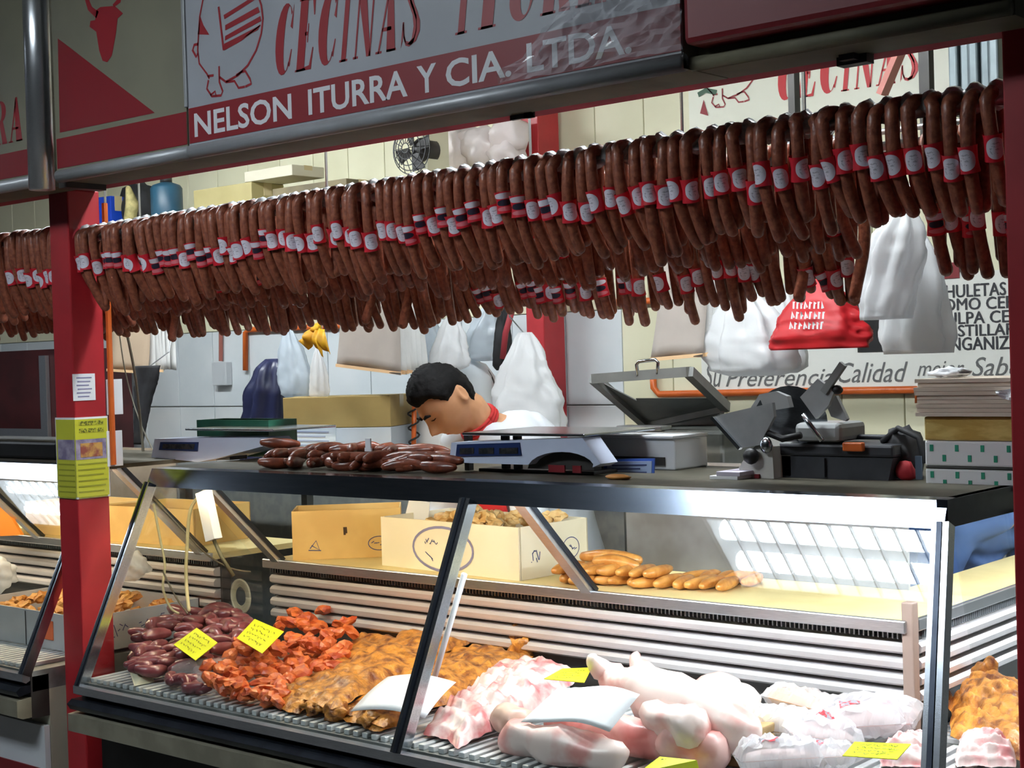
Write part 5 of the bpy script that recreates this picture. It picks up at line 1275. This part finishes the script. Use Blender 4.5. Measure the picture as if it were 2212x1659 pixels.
# ------------------------------------------------------------------ bench with boxes
BZ = 1.12
t = thing('back_bench', 'grey bench along the tiled wall behind the counter', 'bench', (-5.2,4.3,0))
obj('bench_top', MB().bbox((-6.9,3.95,BZ-.03),(-3.62,4.75,BZ), .004), M_deck, t)
for x in (-6.8,-5.3,-3.7):
    for y in (4.0,4.7): obj('leg', MB().box((x-.02,y-.02,0),(x+.02,y+.02,BZ-.03)), M_deck, t)
M_brown = mat('brown_carton', sc(176,150,92), sc(164,138,84), 5, .7)
pb = PY(735,930,4.15); zmid = PY(700,925,4.05).z; ztop = PY(690,858,4.05).z
rbox('printed_box', 'white printed box under the brown carton on the rear bench', 'box', (pb.x,4.2,BZ), (.46,.28,zmid-BZ), math.radians(26), mat('printed_white', sc(206,214,222), sc(196,204,212), 4, .5))
t = rbox('brown_carton', 'closed brown carton on top of the white printed box', 'cardboard box', (pb.x,4.2,zmid+.001), (.46,.28,ztop-zmid), math.radians(26), M_brown, M_tape)
p, q = PY(612,918,3.94), PY(720,968,3.94)
t = thing('delivery_note', 'pale blue printed note leaning in front of the boxes on the rear bench', 'note', ((p.x+q.x)/2,3.96,BZ))
obj('sheet', MB().box((p.x,3.955,BZ),(q.x,3.958,p.z)), mat('pale_blue_note', sc(206,222,236), None, rough=.6), t)
for k in range(5): obj('print_line', MB().box((p.x+.03,3.9535,p.z-.03-k*.018),(q.x-.04-.02*(k%2),3.955,p.z-.024-k*.018)), mat('faint_blue', sc(160,176,206), None, rough=.6), t)

# ------------------------------------------------------------------ bags hanging behind the counter
one('bag_rail', MB().tube([(-6.6,4.15,2.03),(-1.55,4.15,2.03)], .012, 8), M_alu, 'steel rail that the carrier bags hang from', 'rail', smooth=True)
bt = one('bag_rail', MB().tube([(-1.95,3.42,2.14),(-1.15,3.42,2.14)], .008, 8), M_alu, 'short steel rail for the bright white bags near the right post', 'rail', smooth=True)
for x in (-1.9,-1.2): obj('hanger', MB().tube([(x,3.42,2.14),(x,3.42,3.5)], .004, 6), M_alu, bt)
M_bagw = film('carrier_white', (.95,.96,.98), .96, .4, .35)
M_bagb = film('carrier_blue', (.72,.80,.88), .80, .4, .3)
M_papb = [mat('paper_bag_grey', sc(176,166,158), sc(168,158,150), 6, .7), mat('paper_bag_white', sc(226,226,224), sc(216,216,214), 6, .6)]
M_fold = mat('bag_fold', sc(236,196,150), None, rough=.6)
def bundle(px, lab, Y, n, fan, m_first, topx, topz=2.0):
    """sheaf of flat bags: px = (x0,y0) bottom left, (x1,y1) bottom right of the front bag"""
    (x0, y0), (x1, y1) = px; bl, br = PY(x0,y0,Y), PY(x1,y1,Y); tx = PY(topx,y0,Y).x
    t_ = thing('bag_bundle', lab, 'bag bundle', (tx, Y, min(bl.z,br.z)))
    for k in range(n):
        f = k/max(1,n-1); d_ = V((fan*f, .012*k, .012*f))
        wtop = (br.x-bl.x)*.42
        tl, tr = V((tx-wtop+fan*f*.4, Y+.012*k, topz)), V((tx+wtop+fan*f*.4, Y+.012*k, topz))
        sh_ = obj('paper_bag', MB().sheet([bl+d_, br+d_, tr, tl], 6, 10, lambda u, v: (0, .012*math.sin(PI*v+k)+.006*math.sin(5*u+k), .006*math.sin(4*u+k))), (m_first if k == 0 else M_papb[1]), t_, smooth=True)
        if k < 4: obj('bottom_fold', MB().beam(bl+d_+V((0,-.003,.002)), br+d_+V((0,-.003,.002)), .005, .012), M_fold, sh_)
    obj('hook', MB().tube([V((tx,Y,topz-.02)),V((tx,Y,topz+.03)),V((tx,4.15,2.04))], .004, 6), M_alu, t_)
    return t_
bundle(((232,800),(322,806)), 'sheaf of brownish paper bags hanging right of the red post', 4.05, 7, .12, mat('paper_bag_tan', sc(186,164,140), None, rough=.7), 290)
bundle(((727,790),(868,808)), 'sheaf of white paper bags hanging left of the bent man', 4.10, 8, .06, M_papb[0], 800)
bundle(((1405,778),(1520,768)), 'sheaf of grey paper bags hanging right of the rear post', 4.05, 8, .10, M_papb[0], 1490)
def sack(name, lab, top, bot, wb, wt, Y, m_, seed=0.0, dep=.55, sag=.0, fold=.16, nf=7, cat='plastic bag', lean=0.0, prof=None, hook=True):
    """plastic bag hanging from a gathered top: top/bot pixels of its axis, wb/wt half widths in pixels"""
    a, b = PY(*top, Y), PY(*bot, Y); k_ = (PY(1110,800,Y)-PY(1109,800,Y)).length
    H_ = a.z-b.z; m = MB(); n = 44; N = 30; o = 0
    prof = prof or [(0,.12),(.06,.18),(.15,.38),(.35,.66),(.6,.88),(.82,1.0),(.94,.95),(1.0,.55)]
    def pr(t):
        for (t0,r0),(t1,r1) in zip(prof, prof[1:]):
            if t <= t1: return lerp(r0, r1, (t-t0)/(t1-t0))
        return prof[-1][1]
    for j in range(N+1):
        t = j/N; c_ = a.lerp(b, t); r = max(pr(t)*wb*k_, wt*k_*(1-t)*.0+.004)
        for i in range(n):
            th = 2*PI*i/n
            f = 1 + fold*(1-.55*t)*math.sin(nf*th+seed+2*t) + .16*noise.noise(V((math.cos(th)*1.5+seed, math.sin(th)*1.5, t*4))) - .16*abs(noise.noise(V((math.cos(th)*4+seed, math.sin(th)*4, t*7)))) + .05*noise.noise(V((math.cos(th)*9, math.sin(th)*9+seed, t*14)))
            m.v.append(V((c_.x + r*f*math.cos(th) + lean*t*t, c_.y + r*f*dep*math.sin(th), c_.z + (sag*H_*math.sin(th*2+seed) if j == N else 0))))
    for j in range(N):
        for i in range(n): m.f.append((j*n+i, j*n+(i+1)%n, (j+1)*n+(i+1)%n, (j+1)*n+i))
    m.f.append(tuple(range(n))[::-1]); m.f.append(tuple(N*n+i for i in range(n)))
    o_ = one(name, m, m_, lab, cat, smooth=True)
    if hook:
        ry, rz = (4.15, 2.03) if Y > 3.8 else (3.42, 2.13)
        obj('hook', MB().tube([a+V((0,0,-.01)), V((a.x, lerp(a.y,ry,.6), min(rz, a.z+.06))), V((a.x,ry,rz))], .003, 6), M_alu, o_)
    return o_
sack('carrier_bag', 'large full white carrier bag hanging before the red rear post', (1135,718), (1140,932), 74, 16, 4.3, M_bagw, 1.0, prof=[(0,.16),(.05,.26),(.2,.46),(.45,.72),(.7,.9),(.9,1.0),(1.0,.96)])
sack('carrier_bag', 'thin bluish carrier bag hanging left of the yellow cloth', (620,700), (642,862), 44, 8, 4.2, M_bagb, 2.0, lean=.01)
sack('carrier_bag', 'narrow white bag hanging below the yellow cloth', (684,748), (690,862), 24, 6, 4.1, M_bagw, 3.0)
sack('carrier_bag', 'bluish clear bag hanging behind the sheaf of white paper bags', (905,650), (925,792), 46, 8, 4.3, M_bagb, 4.0)
sack('carrier_bag', 'white pointed bag hanging straight above the bent head', (975,675), (970,800), 42, 6, 4.25, M_bagw, 5.0)
sack('carrier_bag', 'pale bag hanging between the pointed bag and the large carrier', (1060,650), (1052,780), 52, 8, 4.5, M_bagb, 6.0)
sack('carrier_bag', 'white crumpled bag hanging between the grey paper bags and the red bag', (1600,615), (1632,812), 74, 8, 4.1, M_bagw, 7.0, fold=.22)
sack('carrier_bag', 'second white bag squeezed behind the left side of the red bag', (1680,610), (1690,806), 40, 8, 4.2, M_bagw, 8.0, fold=.2)
sack('carrier_bag', 'bright white bag hanging high right of the sausages, its bottom gathered', (1958,430), (1910,690), 44, 8, 3.36, M_bagw, 9.0, fold=.22, dep=.5, prof=[(0,.1),(.1,.35),(.25,.75),(.45,.95),(.6,.85),(.8,.9),(1.0,.8)])
sack('carrier_bag', 'long white bag hanging in front of the price board', (1968,470), (1974,764), 52, 8, 3.46, M_bagw, 10.0, fold=.18, dep=.45, lean=.01, prof=[(0,.1),(.1,.3),(.25,.62),(.45,.8),(.7,.86),(.9,1.0),(1.0,.9)])
sack('navy_bag', 'dark navy bag slumped on the bench against the tiled wall', (592,775), (574,1032), 56, 8, 4.35, mat('navy_plastic', sc(34,38,66), sc(44,48,80), 5, .35), 11.0, dep=.8, prof=[(0,.3),(.08,.7),(.25,.95),(.6,1.0),(1.0,.95)], cat='bag', hook=False)
t = sack('red_bag', 'red cloth bag with white print hanging at the middle of the price board', (1772,600), (1768,754), 84, 8, 4.0, mat('red_bag_cloth', sc(196,30,38), sc(184,24,32), 6, .5), 12.0, dep=.45, fold=.05, nf=5, cat='bag', prof=[(0,.10),(.12,.34),(.35,.62),(.6,.84),(.85,1.0),(1.0,.93)])
pm_ = MB(); rr = random.Random(4)
for row in range(3):
    x = 1712-4*row
    while x < 1780:
        y0 = 652+row*22; h_ = 15; w_ = rr.uniform(4,8)
        pm_.ribbon([PY(x+2,y0+h_,3.90),PY(x+w_*.5,y0,3.90),PY(x+w_,y0+h_*rr.random(),3.90)], .006, NY); x += w_+3
obj('white_print', pm_, M_paper, t)
t = thing('yellow_cloth', 'yellow cloth knotted on the bag rail above the narrow white bag', 'cloth', tuple(PY(684,772,3.98)))
M_rag = mat('yellow_rag', sc(236,186,30), sc(210,150,16), 10, .6)
obj('knot', MB().blob(PY(683,710,3.98), (.022,.02,.02), amp=.4, sub=3, seed=2), M_rag, t, smooth=True)
for q4, k in (([(672,706),(646,736),(668,756),(688,722)], 1), ([(688,708),(704,714),(717,766),(694,752)], 2), ([(682,712),(692,714),(700,772),(680,745)], 3)):
    obj('flap', MB().sheet([PY(x,y,3.98-.008*k) for x, y in q4], 8, 8, lambda u, v: (0,-.03*math.sin(PI*u)*math.sin(PI*v)+.008*math.sin(9*u+k),0)), M_rag, t, smooth=True)
obj('tie', MB().tube([PY(683,710,3.98), V((PY(683,710,3.98).x,4.14,2.03))], .006, 6), M_rag, t)
sack('black_cloth', 'black cloth hanging behind the pale cord right of the red post', (318,790), (300,960), 40, 8, 3.95, M_bag, 14.0, fold=.2, nf=3, dep=.3, cat='cloth', prof=[(0,1.0),(.15,.95),(.4,.7),(.8,.5),(1.0,.4)])
sack('dark_strap_bag', 'dark bag with a red strap hanging behind the pale bags', (1088,640), (1084,800), 20, 8, 4.4, M_bag, 15.0, cat='bag')
one('strap', MB().tube([PY(1112,650,4.35),PY(1092,720,4.35),PY(1086,775,4.35)], .012, 8), mat('dull_red_strap', sc(160,50,60), None, rough=.6), 'dull red strap hanging in front of the dark bag', 'strap', smooth=True)
# white drum
dc = PY(990,960,4.5)
t = thing('white_drum', 'big rounded white plastic drum on the bench behind the bent man', 'drum', (dc.x+.0,4.5,BZ))
Hd = PY(1000,772,4.5).z - BZ
obj('body', MB().lathe([(.12,0),(.155,.03),(.172,.12),(.172,Hd-.16),(.16,Hd-.08),(.125,Hd-.03),(.06,Hd-.004),(.02,Hd)], Matrix.Translation(V((dc.x,4.5,BZ))), 32), M_wht, t, smooth=True)
obj('seam', MB().tube([V((dc.x+.173*math.cos(a), 4.5+.05+.0*a, BZ+Hd-.16+.16*math.sin(a))) for a in [PI*k/20 for k in range(0,21)]], .003, 6), M_dark, t)
obj('knob', MB().blob((dc.x+.03,4.42,BZ+Hd+.01), (.035,.03,.016), amp=.2, sub=2), mat('dark_green', sc(60,64,40), None, rough=.5), t, smooth=True)
# ------------------------------------------------------------------ people
def remeshed(m, voxel, smooth_it=4):
    me = m.mesh('body_raw'); o = bpy.data.objects.new('body_raw', me); col.objects.link(o)
    r = o.modifiers.new('r', 'REMESH'); r.mode = 'VOXEL'; r.voxel_size = voxel; r.use_smooth_shade = True
    if smooth_it:
        s = o.modifiers.new('s', 'SMOOTH'); s.iterations = smooth_it; s.factor = .5
    bpy.context.view_layer.update()
    out = bpy.data.meshes.new_from_object(o.evaluated_get(bpy.context.evaluated_depsgraph_get()))
    bpy.data.objects.remove(o); bpy.data.meshes.remove(me)
    out.polygons.foreach_set('use_smooth', [True]*len(out.polygons))
    return out
g = lambda x, z, cx, cz, sx, sz: math.exp(-((x-cx)/sx)**2-((z-cz)/sz)**2)
def head_point(d):
    """unit direction -> head surface (metres); face looks along -y, crown along +z"""
    x, y, z = d.x*.076, d.y*.098, d.z*.120
    if d.z < 0:
        k = (-d.z)**1.4; x *= 1-.30*k
        if d.y > 0: y *= 1-.55*k
    if d.y < 0:
        y *= 1 - .06*(1-abs(d.z))
        f = -d.y; ax = abs(x)
        y -= f*.030*g(x, z, 0, -.030, .014, .018)      # nose tip
        y -= f*.014*g(x, z, 0, -.006, .011, .024)      # nose bridge
        y += f*.012*g(ax, z, .032, .008, .016, .012)   # eye sockets
        y -= f*.006*g(ax, z, .032, .008, .010, .007)   # lowered lids
        y -= f*.007*g(ax, z, .028, .030, .026, .009)   # brow
        y -= f*.009*g(x, z, 0, -.063, .022, .006)      # upper lip
        y -= f*.009*g(x, z, 0, -.075, .019, .006)      # lower lip
        y += f*.005*g(x, z, 0, -.069, .022, .003)
        y -= f*.012*g(x, z, 0, -.102, .022, .014)      # chin
        y -= f*.004*g(ax, z, .045, -.03, .02, .02)     # cheeks
    return V((x, y, z))
def sphere_dirs(nu, nv):
    D = [V((0,0,1))]
    for j in range(1, nv):
        for i in range(nu):
            th = PI*j/nv; ph = 2*PI*i/nu; D.append(V((math.sin(th)*math.cos(ph), math.sin(th)*math.sin(ph), math.cos(th))))
    D.append(V((0,0,-1))); F_ = []
    for i in range(nu): F_.append((0, 1+i, 1+(i+1) % nu))
    for j in range(nv-2):
        for i in range(nu): a = 1+j*nu; F_.append((a+i, a+nu+i, a+nu+(i+1) % nu, a+(i+1) % nu))
    l = len(D)-1; a = 1+(nv-2)*nu
    for i in range(nu): F_.append((l, a+(i+1) % nu, a+i))
    return D, F_
def limb(m, pts, rs, n=14):
    P, R_ = [], []
    for i in range(len(pts)-1):
        for k in range(4): P.append(V(pts[i]).lerp(V(pts[i+1]), k/4)); R_.append(lerp(rs[i], rs[i+1], k/4))
    P.append(V(pts[-1])); R_.append(rs[-1]); m.tube(P, R_, n, round_ends=True)
def hand(m, wrist, fwd, side, up):
    """palm, four fingers and a thumb, lightly curled"""
    w_ = V(wrist); limb(m, [w_, w_+fwd*.05, w_+fwd*.085], [.026,.033,.03], 10)
    for s in (-1, 1): limb(m, [w_+fwd*.03+side*s*.016, w_+fwd*.085+side*s*.022], [.02,.018], 8)
    for k, L in enumerate((.066,.076,.072,.056)):
        b_ = w_+fwd*.085+side*(.030-.020*k); limb(m, [b_, b_+fwd*L*.45-up*.006, b_+fwd*L*.78-up*.026, b_+fwd*L*.9-up*.046], [.0095,.009,.0085,.007], 8)
    b_ = w_+fwd*.02+side*.028; limb(m, [b_, b_+side*.026+fwd*.026-up*.006, b_+side*.03+fwd*.058-up*.018], [.013,.011,.008], 8)
def person(label, J, headM, skin, hairm, coatm, trousm, collar=None, apron=None, apron_m=None, hair_amp=.010):
    t = thing('person', label, 'person', (J['pelvis'][0], J['pelvis'][1], 0))
    m = MB(); D, F_ = sphere_dirs(64, 48)
    m.add([headM @ head_point(d) for d in D], F_)
    for s in (-1, 1):   # ears
        Me = headM @ Matrix.Translation(V((s*.073,.030,-.010))) @ Matrix.Rotation(s*.35, 4, 'Z') @ Matrix.Rotation(-.15, 4, 'X')
        pts = [Me @ V((0, .014*math.cos(a), .026*math.sin(a))) for a in [2*PI*k/14 for k in range(15)]]
        m.tube(pts, .0065, 7); m.blob(Me @ V((-s*.004,.0,-.002)), (.005,.012,.022), Me.to_3x3(), amp=.05, sub=2)
    hb = headM @ V((0,.035,-.085))
    limb(m, [headM @ V((0,.02,-.03)), hb, J['neck'], J['chest']], [.055,.055,.060,.10])
    limb(m, [J['chest'], J['belly'], J['pelvis']], [.125,.125,.125])
    for s in ('l', 'r'):
        limb(m, [J['chest'], J['sh_'+s]], [.11,.058]); limb(m, [J['sh_'+s], J['el_'+s], J['wr_'+s]], [.055,.042,.028])
        f_ = (V(J['wr_'+s])-V(J['el_'+s])).normalized(); sd = f_.cross(V((0,0,1))).normalized()*(1 if s == 'r' else -1)
        hand(m, J['wr_'+s], f_, sd, V((0,0,1)))
        limb(m, [J['pelvis'], J['hip_'+s], J['kn_'+s], J['an_'+s]], [.11,.09,.06,.042]); a_ = V(J['an_'+s]); limb(m, [a_+V((0,.03,-.03)), a_+V((0,-.10,-.045)), a_+V((0,-.17,-.05))], [.042,.036,.03])
    iv = WM[t].inverted()
    m.v = [iv @ p for p in m.v]
    body = obj('body', remeshed(m, .0052, 3), skin, t)
    # clothes follow the same joints, a little fuller
    c = MB(); limb(c, [V(J['neck'])*.25+V(J['chest'])*.75, J['chest'], J['belly'], J['pelvis'], V(J['pelvis'])+V((0,0,-.12))], [.10,.152,.155,.16,.165])
    for s in ('l', 'r'):
        nk = V(J['neck']).lerp(V(J['sh_'+s]), .35)+V((0,0,-.022)); limb(c, [nk, V(J['sh_'+s])], [.062,.078]); limb(c, [J['chest'], J['sh_'+s]], [.13,.08]); limb(c, [J['sh_'+s], J['el_'+s], V(J['wr_'+s]).lerp(V(J['el_'+s]), .12)], [.076,.060,.046])
    for i, q in enumerate(c.v): c.v[i] = q + V((1,1,.5))*(.010*noise.noise(q*9))
    c.v = [iv @ p for p in c.v]; obj('coat', remeshed(c, .010, 3), coatm, t)
    r_ = MB()
    for s in ('l', 'r'): limb(r_, [V(J['pelvis'])+V((0,0,-.02)), J['hip_'+s], J['kn_'+s], V(J['an_'+s])+V((0,0,.03))], [.13,.108,.08,.065])
    r_.v = [iv @ p for p in r_.v]; obj('trousers', remeshed(r_, .012, 2), trousm, t)
    # hair
    h = MB(); D2, F2 = sphere_dirs(56, 42); vs_ = []
    for d in D2:
        p = head_point(d); front = -d.y
        line = lerp(-.075, .062, max(0, min(1, (front+.25)/.75)))     # hairline height from nape to forehead
        if abs(d.x) > .70 and -.25 < d.y < .5: line = .012
        k = max(0, min(1, (p.z-line)/.018)); n_ = noise.noise(d*7)*.005 + noise.noise(V((d.x*24,d.y*24,d.z*9)))*.006
        vs_.append(headM @ (p*(1-.06*(1-k)) + d*(k*(hair_amp + max(0,d.z)*.010 + n_))))
    h.add(vs_, F2); obj('hair', h, hairm, t, smooth=True)
    for s in (-1, 1):
        pts = [headM @ (head_point(V((s*a, -1, b)).normalized()) + V((0,-.002,0))) for a, b in ((.14,.235),(.34,.285),(.56,.235))]
        obj('eyebrow', MB().tube(pts, [.0045,.006,.003], 6), hairm, t, smooth=True)
        pts = [headM @ (head_point(V((s*a, -1, b)).normalized()) + V((0,-.0012,0))) for a, b in ((.22,.05),(.34,.022),(.50,.045))]
        obj('eyelash', MB().tube(pts, [.0012,.0018,.0012], 5), hairm, t, smooth=True)
    pts = [headM @ (head_point(V((a, -1, -.70-.02*abs(a))).normalized()) + V((0,-.0008,0))) for a in (-.24,-.1,0,.1,.24)]
    obj('lips', MB().tube(pts, [.002,.0038,.004,.0038,.002], 6), mat('lip_tone', sc(196,110,90), None, rough=.45), t, smooth=True)
    if collar is not None:
        nk = V(J['neck']); ax = (V(hb)-nk).normalized(); q = ax.to_track_quat('Z', 'Y')
        cm = MB()
        for kk, (rr_, zz) in enumerate(((.068,.0),(.066,.010),(.063,.019))):
            cm.tube([nk + ax*(.005+zz) + q @ V((rr_*math.cos(a), rr_*math.sin(a), .01*math.sin(a))) for a in [2*PI*k/28 for k in range(29)]], .0065, 8)
        obj('collar', cm, collar, t, smooth=True)
    if apron is not None:
        obj('apron', MB().slab(apron, 10, 12, .006, lambda u, v: .0), apron_m, t, smooth=True) if False else None
    return t
M_flesh = mat('skin_tone', sc(206,152,112), sc(214,160,122), 12, .5, spec=.35)
M_hair = mat('black_hair', sc(12,11,12), sc(20,18,18), 60, .75, bump=.3, spec=.2)
M_coat = mat('white_coat', sc(228,232,238), sc(222,226,232), 4, .75)
hc = PY(962,866,3.50)
f_yaw = math.radians(-22)
hM = Matrix.Translation(hc) @ Matrix.Rotation(f_yaw, 4, 'Z') @ Matrix.Rotation(math.radians(-6), 4, 'Y') @ Matrix.Rotation(math.radians(50), 4, 'X')
fw = hM.to_3x3() @ V((0,-1,0)); fh = V((fw.x, fw.y, 0)).normalized(); lf = V((0,0,1)).cross(fh)
nk = PY(1038,918,3.62)
J = dict(neck=nk, chest=nk - fh*.14 + V((0,0,-.085)), belly=nk - fh*.26 + V((0,0,-.34)), pelvis=nk - fh*.32 + V((0,0,-.52)))
for s, k in (('l', 1), ('r', -1)):
    J['sh_'+s] = nk + lf*k*.175 - fh*.04 + V((0,0,-.075))
    J['el_'+s] = J['sh_'+s] + lf*k*.08 + fh*.03 + V((0,0,-.25))
    J['wr_'+s] = J['el_'+s] - lf*k*.10 + fh*.16 + V((0,0,-.05))
    J['hip_'+s] = J['pelvis'] + lf*k*.09 + V((0,0,-.08)); J['kn_'+s] = V((J['hip_'+s].x, J['hip_'+s].y, .48)) + fh*.04; J['an_'+s] = V((J['hip_'+s].x, J['hip_'+s].y, .09))
man = person('black haired man in a white coat with red collar bending over the counter', J, hM, M_flesh, M_hair, M_coat, mat('dark_trousers', sc(40,42,52), None, rough=.8), collar=mat('red_collar', sc(190,36,36), sc(176,30,30), 10, .7))
ap = MB(); c_ = V(J['belly'])
ap.slab([c_+fh*.0+lf*(-.14), c_+lf*.14, c_+lf*.14, c_-lf*.14], 2, 2, .001, lambda u, v: 0) if False else None
a0 = V(J['chest'])+fh*.155+V((0,0,-.10)); a1 = V(J['pelvis'])+fh*.185+V((0,0,-.35))
obj('apron', MB().sheet([a0-lf*.13, a0+lf*.13, a1+lf*.17, a1-lf*.17], 10, 14, lambda u, v: tuple(fh*(.05*math.sin(PI*u)*(1-.3*v)))), mat('red_apron', sc(196,32,34), sc(184,26,28), 6, .7), man, smooth=True)

# second person, dressed in blue, bending at the far right behind the return leg
hc2 = PY(2250,1000,4.15)
hM2 = Matrix.Translation(hc2) @ Matrix.Rotation(math.radians(70), 4, 'Z') @ Matrix.Rotation(math.radians(35), 4, 'X')
fw = hM2.to_3x3() @ V((0,-1,0)); fh2 = V((fw.x, fw.y, 0)).normalized(); lf2 = V((0,0,1)).cross(fh2)
tor = PY(2128,1185,4.35)
nk2 = hc2 - fh2*.09 + V((0,0,-.10))
bk = V((-1,.25,0)).normalized()
J2 = dict(neck=nk2, chest=nk2 + bk*.17 + V((0,0,-.08)), belly=nk2 + bk*.34 + V((0,0,-.20)), pelvis=nk2 + bk*.42 + V((0,0,-.40)))
for s, k in (('l', 1), ('r', -1)):
    J2['sh_'+s] = nk2 + bk*.08 + lf2*k*.16 + V((0,0,-.07))
    J2['el_'+s] = J2['sh_'+s] + bk*.06 + lf2*k*.05 + V((0,0,-.22)); J2['wr_'+s] = J2['el_'+s] - bk*.08 - lf2*k*.04 + V((0,0,-.15))
    J2['hip_'+s] = J2['pelvis'] + lf2*k*.09 + V((0,0,-.06)); J2['kn_'+s] = V((J2['hip_'+s].x+.04, J2['hip_'+s].y, .45)); J2['an_'+s] = V((J2['hip_'+s].x, J2['hip_'+s].y, .09))
person('dark haired person in blue clothes bending behind the case at the right edge', J2, hM2, M_flesh, M_hair, mat('blue_cotton', sc(56,84,130), sc(48,74,118), 7, .8), mat('navy_trousers', sc(40,52,84), None, rough=.8))
